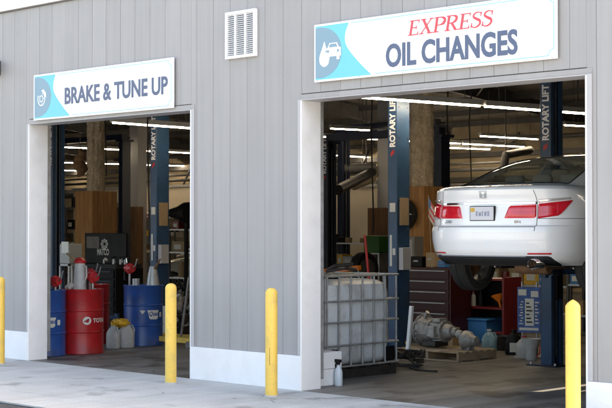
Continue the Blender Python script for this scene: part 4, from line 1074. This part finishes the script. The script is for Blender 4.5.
# ================================================================== CLUTTER BEHIND
def shelf_rack(loc, w_, d_, zs, label, rz=0):
    o = empty('shelf_rack', loc, label, 'shelf', None, rz)
    for sx in (0, w_ - .04):
        for sy in (0, d_ - .04): MB().box(sx, sy, 0, sx + .04, sy + .04, zs[-1] + .05).build('upright', beam, o)
    for z in zs: MB().box(.001, .001, z - .03, w_ - .001, d_ - .001, z).build('shelf', steel, o)
    return o
adj = ['small', 'squat', 'tall', 'wide', 'narrow', 'dented', 'open', 'taped', 'plain', 'worn']
cols = [('brown', card), ('white', paper), ('black', blackm), ('red', redcab), ('blue', bluebin), ('grey', trim_grey), ('yellow', amber), ('green', green)]
def boxes_on(loc, w_, d_, zs, where, seed, dens=.85, rz=0):
    rnd = random.Random(seed); c_, s0 = math.cos(rz), math.sin(rz)
    names = ['lowest', 'second', 'third', 'fourth', 'top']
    for zi, z in enumerate(zs):
        x = .05; k = 0
        while x < w_ - .2:
            bw = rnd.uniform(.14, .38); bh = rnd.uniform(.10, .30)
            if x + bw > w_ - .04: break
            if rnd.random() < dens:
                cn, m_ = cols[rnd.choices(range(8), [6, 3, 4, 2, 2, 3, 1, 1])[0]]; k += 1
                lx, ly = x, rnd.uniform(.03, .08)
                dd = min(d_ - .1, rnd.uniform(.2, .4))
                L0 = (loc[0] + lx * c_ - ly * s0, loc[1] + lx * s0 + ly * c_, z + .001)
                lab = '%s box, %s along the %s shelf, %s' % (cn, ['first','second','third','fourth','fifth','sixth','seventh','eighth','ninth','tenth','eleventh'][min(k-1, 10)], names[min(zi, 4)], where)
                if rnd.random() < .72:
                    o = empty('parts_box', L0, lab, 'box', 'boxes on the shop racks', rz)
                    MB().box(0, 0, 0, bw, dd, bh).build('carton', m_, o, bevel=.006)
                    MB().box(bw * .2, -.003, bh * .25, bw * .75, -.0005, bh * .7).build('sticker', paper if m_ is not paper else card, o)
                else:
                    o = empty('can', (L0[0] + (bw / 2) * c_ - .1 * s0, L0[1] + (bw / 2) * s0 + .1 * c_, L0[2]), lab.replace('box', 'can', 1), 'can', 'cans on the shop racks')
                    MB().lathe([(.07, 0), (.075, .01), (.075, bh - .02), (.07, bh), (0, bh)], 16).build('body', m_, o, smooth=True)
            x += bw + rnd.uniform(.01, .08)
def rack(px, y, w_, zs, where, seed, dens=.85, d_=.5, zc=0):
    p, t = at_y(px, y)
    shelf_rack((p.x, y, 0), w_, d_, zs, 'metal ' + where[4:] if where.startswith('the ') else where)
    boxes_on((p.x, y), w_, d_, zs, where, seed, dens)
# left bay, right side: shelf + engine parts behind the bollard
rack(168, 7.6, 2.4, [.25, .75, 1.25, 1.70], 'the rack behind the second bollard', 3, .95)
rack(65, 13, 2.6, [.5, 1.1, 1.7, 2.3], 'the rack left of plywood column', 5, .8)
rack(126, 15.5, 2.2, [.5, 1.0, 1.5, 2.0], 'the rack behind the black chest', 6, .8)
rack(322, 12.2, 1.6, [.4, .9, 1.4], 'the rack behind the caged tank', 8, .9)
rack(448, 9.3, 2.6, [.3, .75, 1.2], 'the rack under raised sedan', 11, .95)
rack(566, 9.0, 2.4, [.3, .8, 1.3, 1.8], 'the rack right of lift post', 12, .95)
# yellow jack frame and leaning engine parts in left bay right edge
g = on_ground(172, 347)
o = empty('floor_jack', (g.x - .25, g.y + .3, 0), 'yellow floor jack frame on the floor behind the second bollard', 'jack')
b = MB(); b.bar((-.35, -.22, .10), (.65, -.22, .10), .05, .07).bar((-.35, .22, .10), (.65, .22, .10), .05, .07).bar((.62, -.25, .12), (.62, .25, .12), .05, .07).bar((-.33, -.25, .12), (-.33, .25, .12), .05, .07)
b.bar((.62, -.2, .12), (.62, -.2, .35), .04, .04); b.build('frame', yellow, o, bevel=.004)
for sx in (-.3, .58):
    for sy in (-.27, .27): MB().cyl((sx, sy - .02, .05), (sx, sy + .02, .05), .05, n=14).build('wheel', steel, o)
b = MB(); b.tube([(.1, 0, .13), (.2, 0, .6), (.28, 0, 1.0)], .02); b.build('handle', steel, o, smooth=True)
def scrap(loc, label, seed, m_=alu, n=9, s=.3):
    o = empty('engine_part', loc, label, 'engine part', 'loose engine parts on the floor'); rnd = random.Random(seed)
    b = MB(); b.box(-s * .5, -s * .4, 0, s * .5, s * .4, s * .7); b.build('block', greasy, o, bevel=.02)
    b = MB()
    for k in range(n):
        a = Vector((rnd.uniform(-.6, .6) * s, rnd.uniform(-.5, .5) * s, rnd.uniform(.1, 1.3) * s)); d = Vector((rnd.uniform(-1, 1), rnd.uniform(-1, 1), rnd.uniform(-.4, .8))).normalized() * s * rnd.uniform(.3, .9)
        q = a + d; q.z = max(.03, q.z)
        b.cyl(a, q, s * rnd.uniform(.04, .14), n=12)
    b.build('pipework', m_, o, smooth=True)
    return o
for i, (px, py, s, lab) in enumerate(((181, 333, .42, 'pile of silver engine parts beside the left bay wall edge'), (170, 325, .35, 'dark engine part heap behind the second bollard'),
                                    (186, 318, .40, 'tall heap of pipes at the right edge of the left bay'), (403, 356, .14, 'little yellow and black fitting at the foot of the front post'))):
    scrap(on_ground(px, py), lab, 20 + i, [alu, galv, alu, amber][i], [26, 20, 24, 6][i], s)
g = on_ground(166, 338)
o = tag(MB().box(-.13, -.01, 0, .13, .01, .50).build('cardboard_sheet', paper, loc=(g.x, g.y, 0)), 'white sheet leaning behind the second bollard', 'sheet'); o.rotation_euler = (R(-8), 0, R(15))
# welding extraction arm: black horn from the wall edge
p_, t_ = at_y(176, 7)
o = empty('exhaust_hood', (p_.x, 7, 0), 'black cone shaped fume hood on a stand in the left bay', 'fume hood')
z = zpx(213, t_)
MB().cyl((.3, 0, 0), (.3, 0, z - .02), .04, n=10).box(.1, -.2, 0, .5, .2, .03).build('stand', blackm, o)
MB().lathe([(.045, -.75), (.05, -.3), (.13, .1), (.2, .28), (.2, .42), (.15, .42)], 24, (0, 0, z), 'x').build('horn', blackm, o, smooth=True)
# green container + orange hoist + parked beige car (built below) in the right bay background
p_ = at_depth(377, 30)
o = empty('green_bin', (p_.x, p_.y, 0), 'bright green plastic bin on a stand against the dark wooden column base', 'bin')
MB().box(-.22, -.18, 0, -.18, .18, 1.2).box(.18, -.18, 0, .22, .18, 1.2).box(-.18, -.18, .8, .18, .18, .83).box(-.18, -.18, 1.17, .18, .18, 1.2).build('stand', steel, o)
MB().box(-.22, -.18, 1.201, .22, .18, 1.56).build('bin', green, o, bevel=.02)
p_ = at_depth(340, 24)
o = empty('engine_hoist', (p_.x, p_.y, 0), 'orange engine hoist legs and boom behind the caged tank', 'engine hoist')
b = MB(); b.bar((-.7, 0, .12), (.5, -.35, .12), .08, .08).bar((-.7, 0, .12), (.5, .35, .12), .08, .08).bar((-.65, 0, .1), (-.65, 0, 1.0), .09, .09).bar((-.65, 0, .95), (.45, 0, 1.06), .08, .08)
b.build('frame', orange, o, bevel=.005)
MB().cyl((-.6, 0, .4), (-.1, 0, .93), .035, n=12).build('ram', steel, o, smooth=True)
MB().tube([(.42, 0, 1.05), (.42, 0, .8), (.44, 0, .7)], .015).build('hook', steel, o)
# pry bars / broom handles leaning
p_ = at_depth(369.5, 22.5)
o = tag(MB().tube([(-.1, 0, 1.6), (0, 0, .8), (.06, 0, 0.02)], [.02, .02, .02]).build('broom_handle', redp, loc=(p_.x, p_.y, 0)), 'dark red handle standing behind the caged tank', 'handle')
p_ = at_depth(364, 27)
o = empty('tyre_stack', (p_.x, p_.y, 0), 'upright black wheel standing behind the caged tank', 'wheel')
b = tyre_mesh(.33, .2); b.v = [(v[0], v[1], v[2] + .33 + .6) for v in b.v]; b.build('tyre', rubber, o, smooth=True)
MB().cyl((-.08, 0, .93), (.08, 0, .93), .22, n=24).build('rim', steel, o)
MB().box(-.2, -.3, 0, .2, .3, .6).build('block', blackm, o)
# workbench clutter: dark shelf line left at rack 329
# overhead: ducts, pipes
o = empty('ceiling_duct', (0, 0, 0), 'black slanting duct under the roof above the beige office wall', 'duct')
A = at_depth(338, 30); B = at_depth(372, 33); A.z = zpx(190, 30); B.z = zpx(172, 33)
MB().cyl(A, B, .11, n=20).build('duct', blackm, o, smooth=True)
MB().cyl((B.x, B.y, B.z - .02), (B.x, B.y, roof_z(min(21, B.y))), .015, n=6).build('hanger', beam, o)
o = empty('ceiling_duct', (0, 0, 0), 'long grey pipe duct running across behind the lift posts', 'duct')
A = at_depth(322, 33); B = at_depth(376, 33); A.z = zpx(170, 33); B.z = zpx(168, 33)
MB().cyl(A, B, .12, n=16).build('duct', beam, o, smooth=True)
MB().cyl((B.x - .3, B.y, B.z), (B.x - .3, B.y, roof_z(min(21, B.y))), .015, n=6).build('hanger', beam, o)
o = empty('insulation_batt', (0, 0, 0), 'loose tan insulation flap hanging by the black duct', 'insulation')
A = at_depth(352, 34); B = at_depth(372, 34)
b = MB(); z1, z2 = zpx(166, 34), zpx(190, 34)
b.add([(A.x, A.y, z2), (B.x, B.y, z2 + .2), (B.x + .2, B.y, z1), (A.x + .3, A.y, z1 - .1), (A.x, A.y + .12, z2), (B.x, B.y + .12, z2 + .2), (B.x + .2, B.y + .12, z1), (A.x + .3, A.y + .12, z1 - .1)],
      [(0, 1, 2, 3), (7, 6, 5, 4), (0, 4, 5, 1), (1, 5, 6, 2), (2, 6, 7, 3), (3, 7, 4, 0)]); b.build('batt', insul, o)
MB().cyl((A.x + .3, A.y + .05, z1 - .15), (A.x + .3, A.y + .05, roof_z(min(21, A.y))), .01, n=6).build('hanger', beam, o)
o = empty('ceiling_duct', (0, 0, 0), 'bent grey duct elbow above the sedan roof', 'duct')
A = at_depth(503, 34); A.z = zpx(172, 34); B = at_depth(506, 34); B.z = zpx(155, 34); D_ = at_depth(530, 35); D_.z = zpx(150, 35)
MB().tube([A, B, D_], .10, 14).build('duct', beam, o, smooth=True)
MB().cyl((B.x, B.y, B.z), (B.x, B.y, roof_z(min(21, B.y))), .015, n=6).build('hanger', beam, o)
o = empty('hanging_foam', (0, 0, 0), 'ragged brown insulation strip hanging left of the left column', 'insulation')
A = at_depth(80, 29.5); z1, z2 = zpx(150, 29.5), zpx(176, 29.5)
pts = [(A.x + .08 * math.sin(k * 1.3), A.y, z1 + (z2 - z1) * k / 8) for k in range(9)]
MB().tube(pts, [.05, .07, .09, .10, .12, .13, .12, .08, .03], 10).build('strip', mat('brown_foam', (.22, .13, .07), .95, 0, .3, 8, .5, 20), o, smooth=True)
MB().cyl((A.x, A.y, z1), (A.x, A.y, roof_z(A.y)), .01, n=6).build('cord', beam, o)

# ================================================================== THE SEDAN
def lerp(x, xs, ys):
    if x <= xs[0]: return ys[0]
    for i in range(len(xs) - 1):
        if x <= xs[i+1]:
            t = (x - xs[i]) / (xs[i+1] - xs[i]); return ys[i] + (ys[i+1] - ys[i]) * t
    return ys[-1]
ZS = [.24, .30, .38, .50, .60, .645, .66, .70, .80, .90, .96, 1.00, 1.03, 1.055, 1.075, 1.085]
Y0 = [.20, .10, .04, .005, .0, .012, .045, .05, .066, .080, .070, .058, .060, .085, .16, .34]
WW = [.82, .865, .895, .912, .92, .922, .922, .924, .920, .905, .890, .872, .855, .825, .775, .70]
YF = [4.70, 4.76, 4.82, 4.85, 4.86, 4.86, 4.86, 4.85, 4.78, 4.60, 4.35, 4.1, 3.85, 3.6, 3.4, 3.3]
RD = [.60, .62, .66, .70, .72, .74, .72, .72, .72, .70, .68, .66, .62, .58, .52, .45]
def rear_pt(a, z, out=0.0):
    """a: -1..1 lateral parameter (angle/90deg) on the rear outline; out: offset along outward normal"""
    W, y0, D = lerp(z, ZS, WW), lerp(z, ZS, Y0), lerp(z, ZS, RD); n = 2.7
    def f(a_):
        t = abs(a_) * math.pi / 2; s_ = math.copysign(1, a_)
        return Vector((s_ * W * math.sin(t) ** (2 / n), y0 + D * (1 - math.cos(t) ** (2 / n)), z))
    p = f(a)
    if out:
        e_ = 1e-3; t = (f(min(1, a + e_)) - f(max(-1, a - e_))); nr = Vector((t.y, -t.x, 0)).normalized(); p += nr * out
    return p
def a_of_x(x, z):
    W = lerp(z, ZS, WW); q = min(1, abs(x) / W) ** (2.7 / 2); return math.copysign(math.asin(q) / (math.pi / 2), x)
def build_car(loc, rz, lift_z, paint, label, cat='car'):
    car = empty('sedan', (loc[0], loc[1], lift_z), label, cat, None, rz)
    b = MB(); NR, NS, NF = 34, 26, 20; zs = []
    for i in range(len(ZS) - 1):
        k = max(1, round((ZS[i+1] - ZS[i]) / .03))
        zs += [ZS[i] + (ZS[i+1] - ZS[i]) * j / k for j in range(k)]
    zs.append(ZS[-1]); ring_n = None
    for z in zs:
        W, y0, D, yf = (lerp(z, ZS, t) for t in (WW, Y0, RD, YF)); DF = 1.1
        half = [rear_pt(i / NR, z) for i in range(NR + 1)]
        ya, yb = y0 + D, yf - DF
        half += [Vector((W * (1 - .0), ya + (yb - ya) * i / NS, z)) for i in range(1, NS)]
        half += [Vector((W * math.cos(math.pi/2 * i/NF) ** (2/2.4), yb + DF * math.sin(math.pi/2 * i/NF) ** (2/2.4), z)) for i in range(0, NF + 1)]
        # character line on the doors
        half = [Vector((p.x * (1 - .012 * math.exp(-((z - .62) / .12) ** 2)) if 1.2 < p.y < 3.9 else p.x, p.y, p.z)) for p in half]
        ring = half + [Vector((-p.x, p.y, p.z)) for p in half[-2:0:-1]]
        ring_n = len(ring); b.v += [tuple(p) for p in ring]
    m = len(zs)
    b.f += [(j*ring_n+i, j*ring_n+(i+1) % ring_n, (j+1)*ring_n+(i+1) % ring_n, (j+1)*ring_n+i) for j in range(m-1) for i in range(ring_n)]
    b.f += [tuple(range(ring_n))[::-1], tuple(range((m-1)*ring_n, m*ring_n))]
    body = b.build('body', paint, car, smooth=False)
    # wheel arches and the rear underside cut by boolean, then baked
    cut = MB()
    for wy in (1.03, 3.86):
        for sx in (-1, 1): cut.cyl((sx * .62, wy, .33), (sx * 1.1, wy, .33), .365, n=40)
    co = cut.build('cutter', paint, car)
    md = body.modifiers.new('b', 'BOOLEAN'); md.operation = 'DIFFERENCE'; md.object = co; md.solver = 'EXACT'
    dg = bpy.context.evaluated_depsgraph_get(); dg.update()
    me = bpy.data.meshes.new_from_object(body.evaluated_get(dg)); body.modifiers.clear(); body.data = me; me.name = 'body'
    bpy.data.objects.remove(co)
    me.polygons.foreach_set('use_smooth', [True] * len(me.polygons)); me.set_sharp_from_angle(angle=R(30))
    # greenhouse
    gy = [.50, .62, .80, 1.10, 1.45, 1.80, 2.30, 2.80, 3.10, 3.50, 3.85]
    gt = [1.080, 1.100, 1.170, 1.295, 1.405, 1.462, 1.485, 1.465, 1.415, 1.25, 1.085]
    gr = [.72, .70, .675, .64, .605, .59, .585, .59, .60, .64, .70]
    gb = [.775, .79, .82, .85, .862, .866, .868, .866, .85, .82, .78]
    NY, NC, NE = 44, 12, 14
    def sect(y):
        zt, xr, xb = lerp(y, gy, gt), lerp(y, gy, gr), lerp(y, gy, gb)
        drop = .025 + .03 * max(0, min(1, (zt - 1.10) / .3)); zr = max(1.065, zt - drop); pts = []
        for i in range(NC + 1):
            t = i / NC; bulge = .030 * math.sin(math.pi * t) * (zr - 1.05) / .4
            pts.append((xb + (xr - xb) * t + bulge, 1.045 + (zr - 1.045) * t))
        for i in range(1, NE + 1):
            t = i / NE; a = t * math.pi / 2
            pts.append((xr * math.cos(a) ** .95 if i < NE else 0.0, zr + (zt - zr) * math.sin(a) ** 1.0))
        return pts
    ys = [gy[0] + (gy[-1] - gy[0]) * i / NY for i in range(NY + 1)]
    # smooth y-profile
    S = [sect(y) for y in ys]
    for _ in range(2):
        S = [S[0]] + [[((S[i-1][k][0] + 2*S[i][k][0] + S[i+1][k][0]) / 4, (S[i-1][k][1] + 2*S[i][k][1] + S[i+1][k][1]) / 4) for k in range(len(S[i]))] for i in range(1, NY)] + [S[-1]]
    nk = NC + NE + 1
    def region(i, k):      # quad between station i,i+1 and section k,k+1
        y = (ys[i] + ys[i+1]) / 2
        if k >= NC + 2 and .63 < y < 1.60: return 'rear_window'
        if k >= NC + 1 and 2.95 < y < 3.75: return 'windscreen'
        if 3 <= k < NC - 1:
            t = (k + .5 - 3) / (NC - 4)
            if 1.05 + .55 * t < y < 3.35 - .75 * t and not 2.28 < y < 2.36: return 'side_window'
        return 'greenhouse'
    parts = {}
    for sx in (1, -1):
        for i in range(NY):
            for k in range(nk - 1):
                parts.setdefault(region(i, k), []).append((sx, i, k))
    for nm, qs in parts.items():
        g = MB(); idx = {}
        dn = 0 if nm == 'greenhouse' else -.004
        for sx, i, k in qs:
            f_ = []
            for (ii, kk) in ((i, k), (i+1, k), (i+1, k+1), (i, k+1)):
                key = (sx if kk < nk - 1 else 0, ii, kk)
                if key not in idx:
                    px_, pz_ = S[ii][kk]; idx[key] = len(g.v); g.v.append((sx * px_ + (sx * dn if kk < NC else 0), ys[ii], pz_ + (dn if kk > NC else 0)))
                f_.append(idx[key])
            g.f.append(tuple(f_))
        g.build(nm, paint if nm == 'greenhouse' else cglass, car, smooth=True)
    # black band around the rear glass
    def gp(y, k, out=.003):
        i = (y - ys[0]) / (ys[1] - ys[0]); i0 = int(i); t = i - i0; a, c_ = S[i0][k], S[min(NY, i0+1)][k]
        return Vector((a[0] + (c_[0] - a[0]) * t, y, a[1] + (c_[1] - a[1]) * t + out))
    pts = [gp(.645 + .94 * q / 14, NC + 2) for q in range(15)]
    sl_ = MB()
    for sx in (1, -1): sl_.tube([(sx * p.x, p.y, p.z) for p in pts], .006, 6)
    top = [gp(1.59, k) for k in range(NC + 2, nk)]; bot = [gp(.628, k) for k in range(NC + 2, nk)]
    for row in (top, bot):
        full = [(p.x, p.y, p.z) for p in row] + [(-p.x, p.y, p.z) for p in row[-2::-1]]; sl_.tube(full, .006, 6)
    sl_.build('window_seal', blackm, car, smooth=True)
    # shark fin
    MB().add([(0, 2.05, 1.462), (-.022, 2.12, 1.46), (.022, 2.12, 1.46), (0, 2.02, 1.50), (0, 2.22, 1.462)], [(0, 2, 3), (0, 3, 1), (1, 3, 4), (2, 4, 3), (0, 1, 4, 2)]).build('antenna_fin', paint, car)
    # ---- rear face patches
    def patch(name, m_, x0, x1, zlo, zhi, out=.006, nx=16, nz=6, parent=car, edge=True, xlo=None):
        g = MB(); V = {}
        for i in range(nx + 1):
            for j in range(nz + 1):
                u, v = i / nx, j / nz
                v_ = j / nz; xa = x0(v_) if callable(x0) else x0; xb = x1(v_) if callable(x1) else x1
                x = xa + (xb - xa) * u
                za, zb = (zlo(u) if callable(zlo) else zlo), (zhi(u) if callable(zhi) else zhi)
                z = za + (zb - za) * v
                a = x
                p = rear_pt(a, z, out if (0 < i < nx and 0 < j < nz) or not edge else -.004); V[i, j] = len(g.v); g.v.append(tuple(p))
        for i in range(nx):
            for j in range(nz): g.f.append((V[i, j], V[i+1, j], V[i+1, j+1], V[i, j+1]))
        return g.build(name, m_, parent, smooth=True)
    A = a_of_x
    for sx in (-1, 1):
        # trunk-lid part and fender part of the tail light (parameter is the outline angle)
        a_in, a_lid = A(.285, .82), A(.60, .82)
        ain = lambda v, sx=sx: sx * (A(.25, .82) + .035 * v)
        aout = lambda v, sx=sx: sx * (.585 + .185 * v)
        lo = lambda u: .735 + .008 * u; hi = lambda u: .865 + .045 * u
        l1 = patch('tail_light', lens, ain, sx * (a_lid - .004), lambda u: .725, lambda u: .866 + .010 * u, .012)
        l2 = patch('tail_light', lens, sx * (a_lid + .004), aout, lambda u: .722 + .03 * u, lambda u: .884 + .040 * u, .014, 26, 7)
        patch('clear_lens', lensclear, sx * (a_lid + .006), sx * .76, lambda u: .886 + .040 * u, lambda u: .928 + .022 * u, .013, 20, 4)
        patch('lamp_optic', lensclear if False else pinkopt, sx * (a_lid + .02), sx * .56, .835, .848, .0165, 14, 2, parent=l2)
        patch('lamp_optic', pinkopt, sx * (a_in + .05), sx * (a_lid - .02), .835, .845, .0145, 10, 2, parent=l1)
        patch('lamp_band', lensdark, sx * (a_lid + .03), sx * .62, .79, .802, .0165, 12, 2, parent=l2)
        patch('lamp_band', lensdark, sx * (a_in + .02), sx * (a_lid - .02), .79, .80, .0145, 10, 2, parent=l1)
        patch('reflector', lensdark if False else lens, sx * A(.50, .36), sx * (.56), .356, .378, .010, 10, 3)
        # lid / bumper shut lines
        gl_ = MB(); pts = [rear_pt(sx * (a_lid), z, .001) for z in [.60 + .02 * q for q in range(22)]]; gl_.tube(pts, .0035, 5)
        pts = [rear_pt(sx * (a_lid + (1 - a_lid) * q / 14), .727, .001) for q in range(15)]; gl_.tube(pts, .003, 5)
        gl_.build('shut_line', groove, car)
    gl_ = MB(); al = A(.60, .82); gl_.tube([rear_pt(-al + 2 * al * q / 30, .642 , .001) for q in range(31)], .0035, 5); gl_.build('shut_line', groove, car)
    patch('chrome_strip', chrome, -A(.60, .88), A(.60, .88), .868, .905, .016, 40, 4)
    # valance
    patch('valance', valance, -.66, .66, lambda u: .238, lambda u: .352 - .105 * max(0, abs(u - .5) * 2 - .80) / .20, .008, 44, 4)
    patch('valance_strip', silver, -A(.62, .33), A(.50, .33), .325, .342, .014, 30, 2)
    # plate
    pc = rear_pt(0, .775, .012)
    pl_ = MB().box(-.155, pc.y - .008, .705, .155, pc.y + .02, .86).build('licence_plate', blackm, car, bevel=.004)
    MB().box(-.146, pc.y - .0105, .713, .146, pc.y - .0085, .852).build('plate_face', plate_m, pl_)
    MB().box(-.14, pc.y - .0125, .80, -.09, pc.y - .0108, .84).build('sticker', amber, pl_)
    sm = MB()
    for q, (xx, ww, hh) in enumerate(((-.075, .022, .05), (-.04, .03, .04), (.0, .014, .05), (.03, .03, .045), (.07, .024, .05))): sm.box(xx, pc.y - .0122, .755, xx + ww, pc.y - .0107, .755 + hh)
    sm.build('worn_print', mat('plate_print', (.30, .32, .42), .5, 0, .4, 60), pl_)
    # emblem: plain H-like chrome badge
    e_ = MB(); y_ = lerp(.975, ZS, Y0) - .006
    c0 = .978
    fr = [(-.045, c0 + .036), (.045, c0 + .036), (.033, c0 - .036), (-.033, c0 - .036), (-.045, c0 + .036)]
    for q in range(4): e_.bar((fr[q][0], y_, fr[q][1]), (fr[q+1][0], y_, fr[q+1][1]), .006, .006, up=(0, 1, 0))
    e_.bar((-.028, y_, c0 + .028), (-.018, y_, c0 - .028), .008, .008, up=(0, 1, 0)); e_.bar((.028, y_, c0 + .028), (.018, y_, c0 - .028), .008, .008, up=(0, 1, 0)); e_.bar((-.022, y_, c0), (.022, y_, c0), .008, .008, up=(0, 1, 0))
    e_.build('badge', silver, car)
    def wr(a0x, z0):
        def w_(p): q = rear_pt(A(a0x + p.x, z0), z0 + p.y, .004 + p.z); return q
        return w_
    text('model_lettering', 'ACCORD', .042, chrome, car, Matrix.Identity(4), 1.0, .0006, .001, wrap=wr(-.58, .682))
    text('trim_lettering', 'EX-L', .036, card, car, Matrix.Identity(4), 1.0, .0006, .001, wrap=wr(.38, .682))
    # exhaust tip, muffler, floor
    MB().lathe([(.032, .16), (.045, -.005), (.050, -.01), (.054, 0), (.053, .16)], 28, (.60, .06, .262), 'y', cap=False).build('exhaust_tip', chrome, car, smooth=True)
    MB().lathe([(0, 0), (.075, .02), (.085, .05), (.085, .37), (.075, .40), (0, .40)], 20, (.22, .36, .235), 'x').build('muffler', rust, car, smooth=True)
    MB().tube([(.6, .2, .262), (.58, .32, .25), (.52, .5, .24)], .03).tube([(.40, .42, .24), (.2, .9, .22), (.05, 1.6, .2), (.05, 3.4, .2)], .03).build('exhaust_pipe', rust, car, smooth=True)
    MB().box(-.78, .25, .236, .78, 4.5, .239).build('floor_pan', greasy, car)
    MB().bar((-.6, 1.03, .26), (.6, 1.03, .26), .09, .06).bar((-.5, .8, .24), (-.5, 1.9, .2), .06, .05).bar((.5, .8, .24), (.5, 1.9, .2), .06, .05).build('subframe', greasy, car, bevel=.005)
    sp = MB()
    for sx in (-1, 1):
        pts = [(sx * .5 + .05 * math.cos(q * .6), .95 + .05 * math.sin(q * .6), .2 + q * .0045) for q in range(50)]; sp.tube(pts, .009, 6)
    sp.build('coil_spring', steel, car, smooth=True)
    for sx in (-1, 1): MB().box(sx * .70, 1.45, .165, sx * .84, 3.4, .236).build('sill', greasy, car, bevel=.01)
    for wy in (1.03, 3.86):
        for sx in (-1, 1):
            o = empty_child('wheel', (sx * .80, wy, .33 - (.075 if lift_z > 0 else 0)), car)
            tyre_mesh(.33, .215).build('tyre', rubber, o, smooth=True)
            rm = MB(); rm.lathe([(.225, -.095), (.235, -.10), (.225, -.08), (.21, -.02), (.215, .06), (.235, .10), (.225, .105)], 36, axis='x', cap=False)
            rm.lathe([(0, sx * .05), (.055, sx * .055), (.06, sx * .02), (.0, sx * .02)], 20, axis='x')
            for q in range(10):
                a = q * 2 * math.pi / 10; rm.bar((sx * .055, .05 * math.cos(a), .05 * math.sin(a)), (sx * .075, .222 * math.cos(a + .1), .222 * math.sin(a + .1)), .03, .02, up=(1, 0, 0))
            rm.build('rim', mat('rim_dull', (0.13, 0.13, 0.13), .5, .4, .2, 8), o, smooth=True)
            MB().cyl((-.02, 0, 0), (.02, 0, 0), .15, n=28).build('brake_disc', rust, o, smooth=True)
    # cabin
    MB().box(-.60, 1.15, .55, .60, 1.30, 1.06).build('rear_seat', seatm, car, bevel=.05, seg=4)
    for x in (-.36, 0, .36): MB().box(x - .12, 1.17, 1.07, x + .12, 1.27, 1.22).build('headrest', seatm, car, bevel=.04, seg=4)
    for x in (-.36, .36):
        MB().box(x - .24, 2.15, .5, x + .24, 2.30, 1.12).build('front_seat', seatm, car, bevel=.05, seg=4)
        MB().box(x - .12, 2.16, 1.14, x + .12, 2.25, 1.32).build('headrest', seatm, car, bevel=.04, seg=4)
    return car
def empty_child(name, loc, parent):
    o = bpy.data.objects.new(name, None); C.objects.link(o); o.parent = parent; o.location = loc; o.empty_display_size = .05; return o
build_car((1.43, 1.19), R(3), LZ, carwhite, 'white four door sedan raised on the lift, seen from behind')
g = at_depth(352, 31.5)
build_car((g.x - 1.2, g.y + .5), R(100), 0, carbeige, 'beige sedan parked at the back before the office wall')
